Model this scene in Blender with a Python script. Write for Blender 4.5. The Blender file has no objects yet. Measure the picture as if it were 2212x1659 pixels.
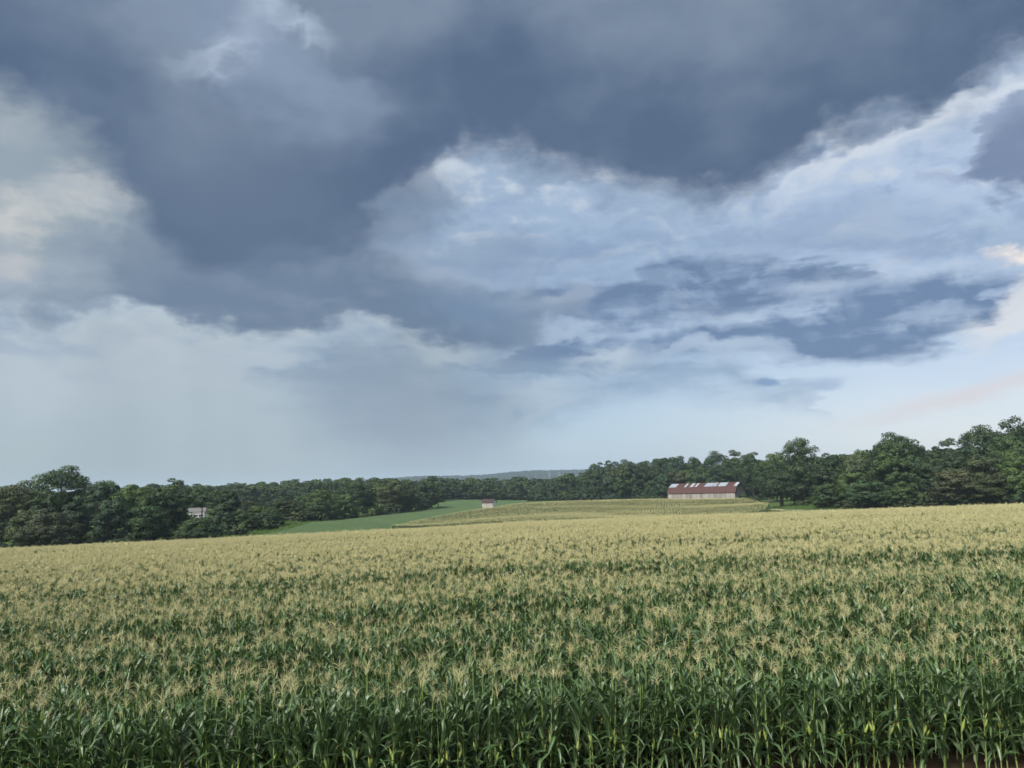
import bpy, math, random
import numpy as np
from mathutils import Matrix, Vector

scene = bpy.context.scene
COL = scene.collection

# ------------------------------------------------------------------ camera
EYE = Vector((0.0, 0.0, 6.0))                 # eye about six metres above the foot of the crop
PITCH, ROLL = math.radians(7.4), math.radians(-2.0)
cam_data = bpy.data.cameras.new('camera')
cam_data.sensor_width = 36.0
cam_data.lens = 27.03                         # 67.3 degrees across
cam_data.clip_start, cam_data.clip_end = 0.1, 20000.0
cam = bpy.data.objects.new('camera', cam_data)
COL.objects.link(cam)
CAM_R = Matrix.Rotation(math.pi / 2 + PITCH, 3, 'X') @ Matrix.Rotation(ROLL, 3, 'Z')
cam.matrix_world = Matrix.Translation(EYE) @ CAM_R.to_4x4()
scene.camera = cam

def sight(px, py):
    """Direction of sight through a point of the picture (picture measured 2212 x 1659)."""
    return CAM_R @ Vector(((px - 1106.0) / 1661.0, -(py - 829.5) / 1661.0, -1.0))

def at(px, py, depth):
    d = sight(px, py)
    return EYE + d * (depth / d.y)

# ------------------------------------------------------------------ exposure
EXPO = 2.4
scene.view_settings.view_transform = 'Standard'
scene.view_settings.look = 'None'
scene.view_settings.exposure = EXPO
scene.view_settings.gamma = 1.0
scene.cycles.use_adaptive_sampling = True
scene.cycles.adaptive_threshold = 0.02
scene.cycles.adaptive_min_samples = 16
scene.cycles.max_bounces = 5
scene.cycles.diffuse_bounces = 2
scene.cycles.glossy_bounces = 2
scene.cycles.transmission_bounces = 3
scene.cycles.volume_bounces = 1
scene.cycles.caustics_reflective = False
scene.cycles.caustics_refractive = False
scene.cycles.sample_clamp_indirect = 4.0

def lin(r, g, b):
    def f(c):
        c /= 255.0
        return c / 12.92 if c <= 0.04045 else ((c + 0.055) / 1.055) ** 2.4
    return (f(r), f(g), f(b))

# ------------------------------------------------------------------ sun behind the cloud
SUN_EL, SUN_AZ = math.radians(48.0), math.radians(215.0)      # azimuth clockwise from the view direction
sun_data = bpy.data.lights.new('sun', 'SUN')
sun_data.energy = 1.5
sun_data.angle = math.radians(35.0)
sun_data.color = (1.0, 0.95, 0.86)
sun = bpy.data.objects.new('sun', sun_data)
COL.objects.link(sun)
sdir = Vector((math.sin(SUN_AZ) * math.cos(SUN_EL), math.cos(SUN_AZ) * math.cos(SUN_EL), math.sin(SUN_EL)))
sun.rotation_euler = (-sdir).to_track_quat('-Z', 'Y').to_euler()

# ------------------------------------------------------------------ sky: Nishita air behind banks of storm cloud
world = bpy.data.worlds.new('World')
scene.world = world
world.use_nodes = True
wt = world.node_tree
wt.nodes.clear()

def wn(kind, **kw):
    n = wt.nodes.new(kind)
    for k, v in kw.items():
        setattr(n, k, v)
    return n

def plug(sock, v):
    if hasattr(v, 'is_output') or isinstance(v, bpy.types.NodeSocket):
        wt.links.new(v, sock)
    else:
        sock.default_value = v

def M(op, a, b=0.0, c=None, clamp=False):
    n = wn('ShaderNodeMath', operation=op, use_clamp=clamp)
    plug(n.inputs[0], a)
    plug(n.inputs[1], b)
    if c is not None:
        plug(n.inputs[2], c)
    return n.outputs[0]

def sstep(x, lo, hi, a=0.0, b=1.0):
    n = wn('ShaderNodeMapRange', interpolation_type='SMOOTHSTEP')
    plug(n.inputs[0], x); plug(n.inputs[1], lo); plug(n.inputs[2], hi); plug(n.inputs[3], a); plug(n.inputs[4], b)
    return n.outputs[0]

def mixc(f, a, b):
    n = wn('ShaderNodeMix', data_type='RGBA')
    plug(n.inputs[0], f)
    for s, v in ((n.inputs[6], a), (n.inputs[7], b)):
        plug(s, (v[0], v[1], v[2], 1.0) if isinstance(v, tuple) else v)
    return n.outputs[2]

KEXP = 2.0 ** -EXPO
def sky(r, g, b):
    c = lin(r, g, b)
    return (c[0] * KEXP, c[1] * KEXP, c[2] * KEXP)

tc = wn('ShaderNodeTexCoord')
sep = wn('ShaderNodeSeparateXYZ')
wt.links.new(tc.outputs['Generated'], sep.inputs[0])
X, Y, Z = sep.outputs
hyp = M('SQRT', M('MAXIMUM', M('ADD', M('MULTIPLY', X, X), M('MULTIPLY', Y, Y)), 1e-6))
az = M('ARCSINE', M('DIVIDE', X, hyp))
el = M('ARCSINE', Z)

AZ_SPAN, EL_SPAN = 1.7, 0.9
def angles(px, py):
    d = sight(px, py)
    return math.atan2(d.x, d.y), math.atan2(d.z, math.hypot(d.x, d.y))

P0 = wn('ShaderNodeCombineXYZ')
plug(P0.inputs[0], az); plug(P0.inputs[1], el)
P0 = P0.outputs[0]

def VM(op, a, b, c=None):
    n = wn('ShaderNodeVectorMath', operation=op)
    for s_, v in zip(n.inputs, (a, b) if c is None else (a, b, c)):
        plug(s_, v)
    return n.outputs[0]

def noise2(scale, squash, detail, rough, off, sh=(0.0, 0.0)):
    n = wn('ShaderNodeTexNoise', noise_dimensions='2D')
    n.inputs['Scale'].default_value = scale
    n.inputs['Detail'].default_value = detail
    n.inputs['Roughness'].default_value = rough
    wt.links.new(VM('MULTIPLY_ADD', P0, (1.0, squash, 1.0), (off + sh[0], off * 1.7 + sh[1], 0.0)), n.inputs['Vector'])
    return VM('SUBTRACT', n.outputs['Color'], (0.5, 0.5, 0.5))

def split(v):
    n = wn('ShaderNodeSeparateXYZ')
    plug(n.inputs[0], v)
    return n.outputs

vA = noise2(4.5, 1.6, 2.0, 0.5, 1.3)          # big swells
vB = noise2(9.5, 1.5, 7.0, 0.60, 4.1)        # billows
vC = noise2(8.0, 5.0, 4.0, 0.58, 7.7)         # flat streaks
nA, nB, nC = split(vA), split(vB), split(vC)

def billow(sh):
    n = wn('ShaderNodeTexVoronoi', voronoi_dimensions='2D', feature='F1')
    n.inputs['Scale'].default_value = 10.0
    n.inputs['Detail'].default_value = 3.0
    n.inputs['Roughness'].default_value = 0.55
    n.normalize = True
    q = VM('MULTIPLY_ADD', vA, (0.10, 0.10, 0.0), P0)
    q = VM('MULTIPLY_ADD', vB, (0.05, 0.05, 0.0), q)
    plug(n.inputs['Vector'], VM('MULTIPLY_ADD', q, (1.0, 1.7, 1.0), (2.2 + sh[0], 0.4 + sh[1], 0.0)))
    return n.outputs['Distance']
b0, b1 = billow((0.0, 0.0)), billow((0.008, 0.022))
PUF = M('SUBTRACT', 0.42, b0)                      # rounded heaps
LIT = M('SUBTRACT', b1, b0)                        # their lit upper sides

def warped(a, b, c, puf=0.0):
    w = VM('MULTIPLY_ADD', vA, (a[0], a[1], 0.0), P0)
    w = VM('MULTIPLY_ADD', vB, (b[0], b[1], 0.0), w)
    w = VM('MULTIPLY_ADD', vC, (c[0], c[1], 0.0), w)
    if puf:
        q = wn('ShaderNodeCombineXYZ')
        plug(q.inputs[1], M('MULTIPLY', PUF, puf))
        w = VM('SUBTRACT', w, q.outputs[0])
    o = split(w)
    return w, M('MULTIPLY_ADD', o[0], 1.0 / AZ_SPAN, 0.5), o[1]

W = {'soft': warped((0.06, 0.04), (0.05, 0.05), (0.03, 0.015)),
     'rag': warped((0.05, 0.05), (0.10, 0.085), (0.03, 0.025), 0.03),
     'cum': warped((-0.05, 0.04), (-0.05, 0.05), (0.05, 0.015), 0.09),
     'band': warped((0.08, 0.02), (0.12, 0.045), (0.12, 0.035)),
     'calm': warped((0.02, 0.01), (0.03, 0.012), (0.03, 0.012))}

def edge_curve(pts, az_in):
    n = wn('ShaderNodeFloatCurve')
    cu = n.mapping.curves[0]
    q = []
    for px, py in pts:
        a, e = angles(px, py)
        q.append((a / AZ_SPAN + 0.5, e / EL_SPAN + 0.1))
    q.sort()
    cu.points[0].location = (0.0, q[0][1]); cu.points[-1].location = (1.0, q[-1][1])
    for x, y in q:
        cu.points.new(x, y)
    for p in cu.points:
        p.handle_type = 'AUTO_CLAMPED'
    n.mapping.update()
    plug(n.inputs['Value'], az_in)
    return M('MULTIPLY_ADD', n.outputs[0], EL_SPAN, -0.1 * EL_SPAN)

MOTT = M('SUBTRACT', M('ADD', nB[0], M('MULTIPLY', nC[1], 0.7)), M('MULTIPLY', LIT, 1.6))
FRAG = M('SUBTRACT', M('ADD', M('MULTIPLY', nC[2], 1.3), M('MULTIPLY', nB[1], 0.8)), M('MULTIPLY', LIT, 0.5))
MOTT2 = M('ADD', nB[2], M('MULTIPLY', nA[0], 0.9))

def bank(prev, top, bot, soft_top, soft_bot, c_top, c_low, rim, opac=1.0, w='rag', mott=0.5, mn=None, frag=None):
    """One bank of cloud between an upper and a lower outline, its top lit, its underside dark."""
    _, t, e = W[w]
    m = opac
    if top and bot:                       # where the outlines meet, close the bank beyond
        top, bot = list(top), list(bot)
        if top[0] == bot[0]:
            top.insert(0, (top[0][0] - 60, top[0][1] + 120)); bot.insert(0, (bot[0][0] - 60, bot[0][1] - 120))
        if top[-1] == bot[-1]:
            top.append((top[-1][0] + 60, top[-1][1] + 120)); bot.append((bot[-1][0] + 60, bot[-1][1] - 120))
    if top:
        up = M('SUBTRACT', edge_curve(top, t), e)
        m = M('MULTIPLY', sstep(up, -soft_top, soft_top), m)
    if bot:
        dn = M('SUBTRACT', e, edge_curve(bot, t))
        m = M('MULTIPLY', sstep(dn, -soft_bot, soft_bot), m)
    if frag is not None:                  # torn into streaks and heaps
        m = M('MULTIPLY', m, sstep(FRAG, frag - 0.18, frag + 0.10, 0.70, 1.0))
    sh = sstep(up, 0.0, rim) if top else sstep(dn, 0.25, 0.25 - rim)
    sh = M('MULTIPLY_ADD', mn or MOTT, mott, sh, clamp=True)
    return mixc(m, prev, mixc(sh, c_top, c_low))

def puff(prev, px, py, rx, ry, tilt, col, opac, w='rag', lo=1.0, hi=0.3):
    """A loose patch of cloud round one direction of the sky."""
    a0, e0 = angles(px, py)
    n = wn('ShaderNodeMapping', vector_type='TEXTURE')
    n.inputs['Location'].default_value = (a0, e0, 0.0)
    n.inputs['Rotation'].default_value = (0.0, 0.0, math.radians(tilt))
    n.inputs['Scale'].default_value = (rx / 1661.0, ry / 1661.0, 1.0)
    plug(n.inputs[0], W[w][0])
    ln = wn('ShaderNodeVectorMath', operation='LENGTH')
    plug(ln.inputs[0], n.outputs[0])
    return mixc(sstep(ln.outputs['Value'], hi, lo, opac, 0.0), prev, col)

nish = wn('ShaderNodeTexSky', sky_type='NISHITA')
nish.sun_disc = False
nish.sun_elevation = SUN_EL
nish.sun_rotation = SUN_AZ
clear = wn('ShaderNodeMix', data_type='RGBA', blend_type='MULTIPLY')
clear.inputs[0].default_value = 1.0
wt.links.new(nish.outputs[0], clear.inputs[6])
clear.inputs[7].default_value = (0.10, 0.10, 0.10, 1.0)

def ramp(fac, stops):
    n = wn('ShaderNodeValToRGB')
    n.color_ramp.interpolation = 'B_SPLINE'
    e = n.color_ramp.elements
    while len(e) < len(stops):
        e.new(0.5)
    for s, (p, c) in zip(e, stops):
        s.position = p
        s.color = (*sky(*c), 1.0)
    plug(n.inputs[0], fac)
    return n.outputs[0]

# far veil of cloud and rain: greyer to the left, bluer and then warmer to the right
elf = M('MULTIPLY', W['soft'][2], 1.0 / 0.6)
veil_l = ramp(elf, ((0.0, (138, 156, 170)), (0.10, (155, 169, 179)), (0.22, (180, 188, 193)), (0.34, (182, 190, 195)), (0.5, (168, 179, 187)), (1.0, (130, 146, 162))))
veil_c = ramp(elf, ((0.0, (146, 168, 190)), (0.10, (162, 183, 203)), (0.20, (158, 179, 200)), (0.34, (148, 170, 196)), (0.48, (160, 180, 203)), (1.0, (140, 158, 180))))
veil_r = ramp(elf, ((0.0, (206, 208, 212)), (0.10, (203, 209, 218)), (0.18, (184, 197, 215)), (0.32, (175, 191, 213)), (0.5, (182, 197, 218)), (1.0, (150, 168, 192))))
body = mixc(sstep(az, 0.05, 0.55), mixc(sstep(az, -0.42, 0.10), veil_l, veil_c), veil_r)
body = mixc(0.94, clear.outputs[2], body)
# heaps and hollows of the bright cloud field
hi_el = sstep(W['soft'][2], 0.11, 0.22)
hol = M('SUBTRACT', M('ADD', nB[2], M('ADD', nC[0], nA[1])), M('MULTIPLY', LIT, 2.0))
body = mixc(M('MULTIPLY', sstep(hol, -0.05, 0.55), M('MULTIPLY', hi_el, 0.6)), body, sky(130, 154, 190))
body = mixc(M('MULTIPLY', sstep(hol, -0.02, -0.50), M('MULTIPLY', hi_el, 0.75)), body, sky(206, 216, 227))

# shaded waist of the bright cloud
body = bank(body, ((900, 560), (1000, 520), (1150, 480), (1350, 470), (1600, 470), (1800, 450), (2000, 440), (2212, 450)),
            ((900, 560), (1000, 575), (1150, 590), (1350, 580), (1600, 560), (1800, 560), (2000, 560), (2212, 560)),
            0.04, 0.02, sky(158, 180, 206), sky(136, 160, 192), 0.05, 0.8, 'band', 1.2, None, -0.08)
# blue-grey bands low in the middle and to the right
body = bank(body, ((560, 800), (700, 755), (850, 720), (1000, 710), (1150, 720), (1300, 755), (1450, 775), (1600, 790), (1750, 850)),
            ((560, 800), (700, 850), (850, 900), (1000, 915), (1150, 890), (1300, 845), (1500, 825), (1750, 850)),
            0.012, 0.045, sky(156, 180, 206), sky(122, 148, 178), 0.02, 0.95, 'band', 0.8, None, -0.04)
body = bank(body, ((1080, 770), (1200, 690), (1300, 695), (1500, 690), (1650, 670), (1760, 610), (1900, 585), (2050, 575), (2212, 565)),
            ((1080, 770), (1200, 775), (1400, 765), (1600, 768), (1750, 775), (1900, 775), (2050, 740), (2120, 705), (2180, 625), (2212, 600)),
            0.018, 0.014, sky(172, 192, 217), sky(106, 131, 166), 0.030, 0.96, 'band', 0.9, None, -0.04)
body = bank(body, ((700, 640), (850, 560), (1000, 580), (1150, 590), (1300, 580), (1450, 550), (1600, 530), (1760, 550), (1850, 600)),
            ((700, 640), (850, 700), (1000, 745), (1150, 730), (1300, 695), (1450, 690), (1600, 672), (1700, 645), (1850, 600)),
            0.020, 0.016, sky(162, 184, 211), sky(105, 129, 163), 0.025, 0.96, 'band', 0.8, None, -0.04)
# small bright heaps in front of them
body = puff(body, 1120, 680, 120, 46, -8, sky(184, 202, 219), 0.9, 'cum', 1.1, 0.2)
body = puff(body, 1235, 705, 85, 28, -5, sky(172, 192, 215), 0.8, 'rag')
body = puff(body, 920, 742, 160, 38, -8, sky(186, 200, 212), 0.85, 'cum', 1.1, 0.1)
body = puff(body, 1320, 800, 130, 40, 0, sky(188, 204, 219), 0.85, 'cum', 1.1, 0.1)
body = puff(body, 1560, 772, 230, 36, -4, sky(176, 195, 217), 0.85, 'cum', 1.1, 0.1)
body = puff(body, 1180, 875, 190, 40, 4, sky(184, 202, 216), 0.7, 'cum', 1.1, 0.0)
body = puff(body, 1665, 828, 34, 13, 0, sky(128, 155, 192), 0.9, 'calm')
body = puff(body, 1780, 832, 50, 18, 0, sky(160, 180, 210), 0.7, 'calm')

# rain falling below it
rs = noise2(5.0, 0.16, 3.0, 0.5, 12.3)
body = puff(body, 860, 890, 360, 200, -20, sky(134, 154, 176), 0.8, 'soft', 1.0, 0.0)
rain = M('MULTIPLY', sstep(W['soft'][2], 0.235, 0.19), sstep(az, 0.12, -0.05))
body = mixc(M('MULTIPLY', M('MULTIPLY_ADD', split(rs)[0], 1.5, 0.42, clamp=True), M('MULTIPLY', rain, 0.7)), body, sky(152, 167, 178))
# left arm of the storm
body = bank(body, ((-300, 600), (0, 600), (150, 570), (260, 500), (330, 300), (700, 250), (800, 470), (900, 550), (1000, 580), (1100, 605), (1200, 630), (1260, 660)),
            ((-300, 650), (0, 655), (150, 662), (330, 655), (400, 700), (480, 730), (600, 735), (800, 722), (950, 722), (1080, 725), (1200, 690), (1260, 660)),
            0.035, 0.014, sky(150, 166, 185), sky(108, 128, 153), 0.07, 0.97, 'rag', 0.6)
body = puff(body, 1060, 655, 260, 80, -6, sky(110, 136, 168), 0.75, 'soft', 1.0, 0.0)
# bright heads at the left edge
body = puff(body, 60, 400, 420, 260, 10, sky(148, 163, 175), 0.9, 'rag', 1.0, 0.35)
body = puff(body, 205, 440, 130, 60, 8, sky(202, 206, 208), 0.9, 'cum', 1.2, 0.0)
body = puff(body, 40, 250, 130, 60, -20, sky(176, 187, 194), 0.7, 'rag', 1.2, -0.1)
body = puff(body, 50, 480, 110, 42, 8, sky(204, 206, 205), 0.85, 'rag', 1.2, -0.1)
body = puff(body, 0, 575, 80, 45, 0, sky(198, 199, 201), 0.7, 'rag', 1.2, -0.1)
# lit heads just below the deck's edge
body = bank(body, ((780, 500), (850, 405), (940, 350), (1050, 290), (1130, 300), (1250, 340), (1400, 355), (1560, 385), (1660, 355), (1760, 305), (1900, 250), (2050, 190), (2212, 80)),
            ((780, 500), (850, 495), (940, 450), (1050, 400), (1130, 410), (1250, 445), (1400, 450), (1560, 470), (1660, 445), (1760, 400), (1900, 350), (2050, 300), (2212, 200)),
            0.02, 0.045, sky(214, 222, 231), sky(168, 188, 212), 0.05, 0.55, 'cum', 1.8)
# dark rags hanging in front of the opening and of the bright left-hand heads
body = puff(body, 880, 480, 170, 75, 20, sky(122, 141, 165), 0.8, 'rag', 1.1, 0.2)
body = puff(body, 1040, 545, 300, 62, -4, sky(134, 155, 182), 0.65, 'band', 1.1, 0.0)
body = puff(body, 1180, 400, 90, 34, 15, sky(140, 160, 186), 0.6, 'rag', 1.1, 0.0)
body = puff(body, 1420, 470, 150, 40, -8, sky(148, 169, 197), 0.55, 'cum', 1.1, 0.0)
body = puff(body, 1800, 470, 260, 60, 8, sky(150, 170, 200), 0.5, 'band', 1.1, 0.0)
body = puff(body, 240, 370, 190, 80, -25, sky(126, 142, 160), 0.75, 'rag', 1.1, 0.0)
body = puff(body, 290, 560, 200, 60, 5, sky(124, 141, 162), 0.7, 'rag', 1.1, 0.0)
# the dark deck overhead
body = bank(body, None,
            ((-300, 170), (0, 205), (140, 260), (240, 360), (320, 480), (430, 570), (600, 570), (750, 535), (850, 450), (940, 400), (1050, 335), (1130, 350), (1250, 390), (1400, 405), (1560, 435), (1660, 405), (1760, 350), (1900, 300), (2050, 245), (2212, 130), (2500, 20)),
            0.02, 0.036, sky(124, 141, 162), sky(84, 104, 133), 0.2, 0.985, 'rag', 0.85, MOTT2)
# greyer, thinner cloud towards the left of the deck
body = puff(body, 480, 350, 420, 260, -10, sky(116, 133, 155), 0.55, 'soft', 1.0, 0.0)
body = puff(body, 560, 130, 360, 130, -25, sky(140, 158, 184), 0.7, 'rag', 1.0, 0.0)
body = puff(body, 480, 140, 110, 40, 15, sky(184, 197, 216), 0.85, 'cum', 1.25, -0.3)
body = puff(body, 575, 5, 120, 70, 60, sky(186, 201, 220), 0.85, 'cum', 1.2, -0.3)
body = puff(body, 640, 95, 75, 34, -10, sky(178, 194, 215), 0.85, 'cum', 1.2, -0.2)
body = puff(body, 730, 195, 220, 50, -12, sky(134, 153, 178), 0.65, 'rag', 1.0, 0.0)
# breaks along the right flank
body = bank(body, ((1640, 480), (1750, 385), (1850, 340), (2000, 285), (2100, 210), (2212, 185)),
            ((1640, 480), (1750, 425), (1850, 390), (2000, 335), (2100, 265), (2212, 255)),
            0.012, 0.02, sky(216, 224, 235), sky(180, 199, 225), 0.05, 0.8, 'cum', 0.8)
body = bank(body, ((1960, 430), (2060, 410), (2100, 330), (2150, 255), (2212, 235), (2400, 220)),
            ((1960, 430), (2060, 425), (2120, 420), (2212, 425), (2400, 430)),
            0.008, 0.012, sky(148, 164, 192), sky(118, 136, 167), 0.04, 0.95, 'cum', 0.6)
body = puff(body, 2215, 535, 75, 34, 12, sky(242, 234, 228), 0.95, 'rag')
body = puff(body, 2190, 690, 120, 46, 22, sky(220, 224, 230), 0.9, 'cum')
body = puff(body, 2110, 850, 380, 30, 10.5, sky(220, 210, 210), 0.6, 'calm', 1.0, 0.0)

bg = wn('ShaderNodeBackground')
wt.links.new(body, bg.inputs['Color'])
bg.inputs['Strength'].default_value = 1.0
wo = wn('ShaderNodeOutputWorld')
wt.links.new(bg.outputs[0], wo.inputs['Surface'])
world.cycles.sampling_method = 'NONE'       # an even, overcast sky: scattered rays find it by themselves

# ================================================================== helpers
rng = np.random.default_rng(11)
random.seed(5)

def tag(o, label=None, cat=None, group=None, kind=None):
    if label: o['label'] = label
    if cat: o['category'] = cat
    if group: o['group'] = group
    if kind: o['kind'] = kind
    return o

def link(name, data, parent=None, loc=None):
    o = bpy.data.objects.new(name, data)
    COL.objects.link(o)
    if parent is not None:
        o.parent = parent
    if loc is not None:
        o.location = loc
    return o

def mesh_np(name, verts, faces, mats, mat_idx=None, smooth=False, attrs=None, normals=None):
    """faces: (n,3) or (n,4) int array, or a list of such arrays."""
    me = bpy.data.meshes.new(name)
    verts = np.asarray(verts, dtype=np.float32)
    fl = faces if isinstance(faces, list) else [faces]
    fl = [np.asarray(f, dtype=np.int32) for f in fl if len(f)]
    n_l = sum(f.size for f in fl)
    n_f = sum(len(f) for f in fl)
    me.vertices.add(len(verts)); me.vertices.foreach_set('co', verts.ravel())
    me.loops.add(n_l); me.loops.foreach_set('vertex_index', np.concatenate([f.ravel() for f in fl]))
    tot = np.concatenate([np.full(len(f), f.shape[1], dtype=np.int32) for f in fl])
    st = np.concatenate([[0], np.cumsum(tot)[:-1]]).astype(np.int32)
    me.polygons.add(n_f); me.polygons.foreach_set('loop_start', st)
    for m in (mats if isinstance(mats, (list, tuple)) else [mats]):
        me.materials.append(m)
    if mat_idx is not None:
        me.polygons.foreach_set('material_index', np.asarray(mat_idx, dtype=np.int32))
    if smooth:
        me.polygons.foreach_set('use_smooth', np.ones(n_f, dtype=bool))
    for k, (dom, typ, val) in (attrs or {}).items():
        a = me.attributes.new(k, typ, dom)
        a.data.foreach_set('value' if typ in ('FLOAT', 'INT') else 'vector', np.asarray(val).ravel())
    me.update(calc_edges=True)
    if normals is not None:
        me.normals_split_custom_set_from_vertices(np.asarray(normals, dtype=np.float32))
    return me

class MB:
    """Collects boxes, bars and faces; build() links them as one mesh object."""
    def __init__(self):
        self.v, self.f, self.t = [], [], []
    def face(self, pts, tint=0.5):
        n = len(self.v); self.v += [tuple(p) for p in pts]; self.f.append(tuple(range(n, n + len(pts)))); self.t.append(tint)
    def hexa(self, p, tint=0.5):
        n = len(self.v); self.v += [tuple(q) for q in p]
        for a in ((0, 3, 2, 1), (4, 5, 6, 7), (0, 1, 5, 4), (1, 2, 6, 5), (2, 3, 7, 6), (3, 0, 4, 7)):
            self.f.append(tuple(n + i for i in a)); self.t.append(tint)
    def box(self, x0, x1, y0, y1, z0, z1, tint=0.5):
        self.hexa(((x0, y0, z0), (x1, y0, z0), (x1, y1, z0), (x0, y1, z0), (x0, y0, z1), (x1, y0, z1), (x1, y1, z1), (x0, y1, z1)), tint)
    def slab(self, a, b, c, d, n, t0, t1, tint=0.5):
        """A quad a b c d thickened along n from t0 to t1."""
        n = Vector(n).normalized()
        self.hexa([Vector(q) + n * t0 for q in (a, b, c, d)] + [Vector(q) + n * t1 for q in (a, b, c, d)], tint)
    def bar(self, a, b, r, tint=0.5):
        a, b = Vector(a), Vector(b)
        d = (b - a).normalized()
        u = d.orthogonal().normalized(); w = d.cross(u)
        q = [(u + w) * r, (u - w) * r, (-u - w) * r, (-u + w) * r]
        self.hexa([a + k for k in q] + [b + k for k in q], tint)
    def build(self, name, mat, parent=None, kind=None):
        me = bpy.data.meshes.new(name)
        me.from_pydata(self.v, [], self.f)
        me.materials.append(mat)
        at_ = me.attributes.new('tint', 'FLOAT', 'FACE')
        at_.data.foreach_set('value', self.t)
        o = link(name, me, parent)
        if kind: o['kind'] = kind
        return o

# ------------------------------------------------------------------ materials
def mat_new(name):
    m = bpy.data.materials.new(name)
    m.use_nodes = True
    nt = m.node_tree
    nt.nodes.clear()
    return m, nt

class NT:
    def __init__(self, nt): self.nt = nt
    def n(self, kind, **kw):
        x = self.nt.nodes.new(kind)
        for k, v in kw.items(): setattr(x, k, v)
        return x
    def put(self, s, v):
        if isinstance(v, bpy.types.NodeSocket): self.nt.links.new(v, s)
        elif isinstance(v, tuple) and len(v) == 3 and s.type == 'RGBA': s.default_value = (*v, 1.0)
        else: s.default_value = v
    def noise(self, vec, scale, detail=4.0, rough=0.55):
        x = self.n('ShaderNodeTexNoise')
        self.put(x.inputs['Vector'], vec); x.inputs['Scale'].default_value = scale
        x.inputs['Detail'].default_value = detail; x.inputs['Roughness'].default_value = rough
        return x.outputs['Fac']
    def mix(self, f, a, b, mode='MIX'):
        x = self.n('ShaderNodeMix', data_type='RGBA', blend_type=mode)
        self.put(x.inputs[0], f); self.put(x.inputs[6], a); self.put(x.inputs[7], b)
        return x.outputs[2]
    def rng(self, v, a, b, c=0.0, d=1.0):
        x = self.n('ShaderNodeMapRange')
        for s, q in zip(x.inputs, (v, a, b, c, d)): self.put(s, q)
        return x.outputs[0]
    def math(self, op, a, b=0.0):
        x = self.n('ShaderNodeMath', operation=op); self.put(x.inputs[0], a); self.put(x.inputs[1], b)
        return x.outputs[0]
    def attr(self, name):
        return self.n('ShaderNodeAttribute', attribute_name=name).outputs['Fac']
    def out(self, shader):
        o = self.n('ShaderNodeOutputMaterial'); self.nt.links.new(shader, o.inputs['Surface'])
    def bsdf(self, col, rough=0.8, spec=0.3, normal=None, metal=0.0):
        b = self.n('ShaderNodeBsdfPrincipled')
        self.put(b.inputs['Base Color'], col); self.put(b.inputs['Roughness'], rough)
        b.inputs['Specular IOR Level'].default_value = spec
        b.inputs['Metallic'].default_value = metal
        if normal is not None: self.put(b.inputs['Normal'], normal)
        return b.outputs[0]
    def bump(self, h, strength, dist):
        x = self.n('ShaderNodeBump'); x.inputs['Strength'].default_value = strength; x.inputs['Distance'].default_value = dist
        self.put(x.inputs['Height'], h)
        return x.outputs[0]
    def leafy(self, col, back, rough=0.5, spec=0.35, trans=0.3):
        """Two-sided leaf: gloss above, some light let through."""
        t = self.n('ShaderNodeBsdfTranslucent'); self.put(t.inputs['Color'], back)
        m = self.n('ShaderNodeMixShader'); m.inputs[0].default_value = trans
        self.nt.links.new(self.bsdf(col, rough, spec), m.inputs[1]); self.nt.links.new(t.outputs[0], m.inputs[2])
        return m.outputs[0]
    def pos(self): return self.n('ShaderNodeNewGeometry').outputs['Position']
    def objpos(self): return self.n('ShaderNodeTexCoord').outputs['Object']
    def objrand(self): return self.n('ShaderNodeObjectInfo').outputs['Random']
    def objcol(self): return self.n('ShaderNodeObjectInfo').outputs['Color']

def ground_mat(name, a, b, c, scale, bump=0.0):
    m, nt = mat_new(name); t = NT(nt); p = t.pos()
    n1 = t.noise(p, scale, 6.0, 0.6); n2 = t.noise(p, scale * 9.0, 4.0)
    col = t.mix(t.rng(n1, 0.35, 0.65), a, b)
    col = t.mix(t.rng(n2, 0.45, 0.7, 0.0, 0.7), col, c)
    t.out(t.bsdf(col, 0.95, 0.1, t.bump(n2, 0.6, bump) if bump else None))
    return m

MAT_GRASS = ground_mat('meadow_grass', (0.048, 0.084, 0.026), (0.066, 0.104, 0.034), (0.036, 0.064, 0.018), 0.05, 0.15)
MAT_SOIL = ground_mat('field_soil', (0.055, 0.038, 0.026), (0.042, 0.030, 0.020), (0.075, 0.055, 0.038), 0.6, 0.05)
MAT_DIRT = ground_mat('track_dirt', (0.36, 0.32, 0.25), (0.30, 0.27, 0.20), (0.22, 0.21, 0.13), 0.4, 0.03)

# ================================================================== the lie of the land
CORN_H = 2.3
def near_ground(x, y):
    """Convex field in front of the camera: almost level here, falling away past its crest."""
    k = np.clip(y - 17.0, -60.0, 400.0)
    return 0.002 * k - 0.000225 * np.sign(k) * k * k - 0.00013 * np.maximum(-x, 0.0) * np.maximum(k, 0.0) - 0.30 * (1 - np.exp(np.minimum(x, 0.0) / 9.0))

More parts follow.
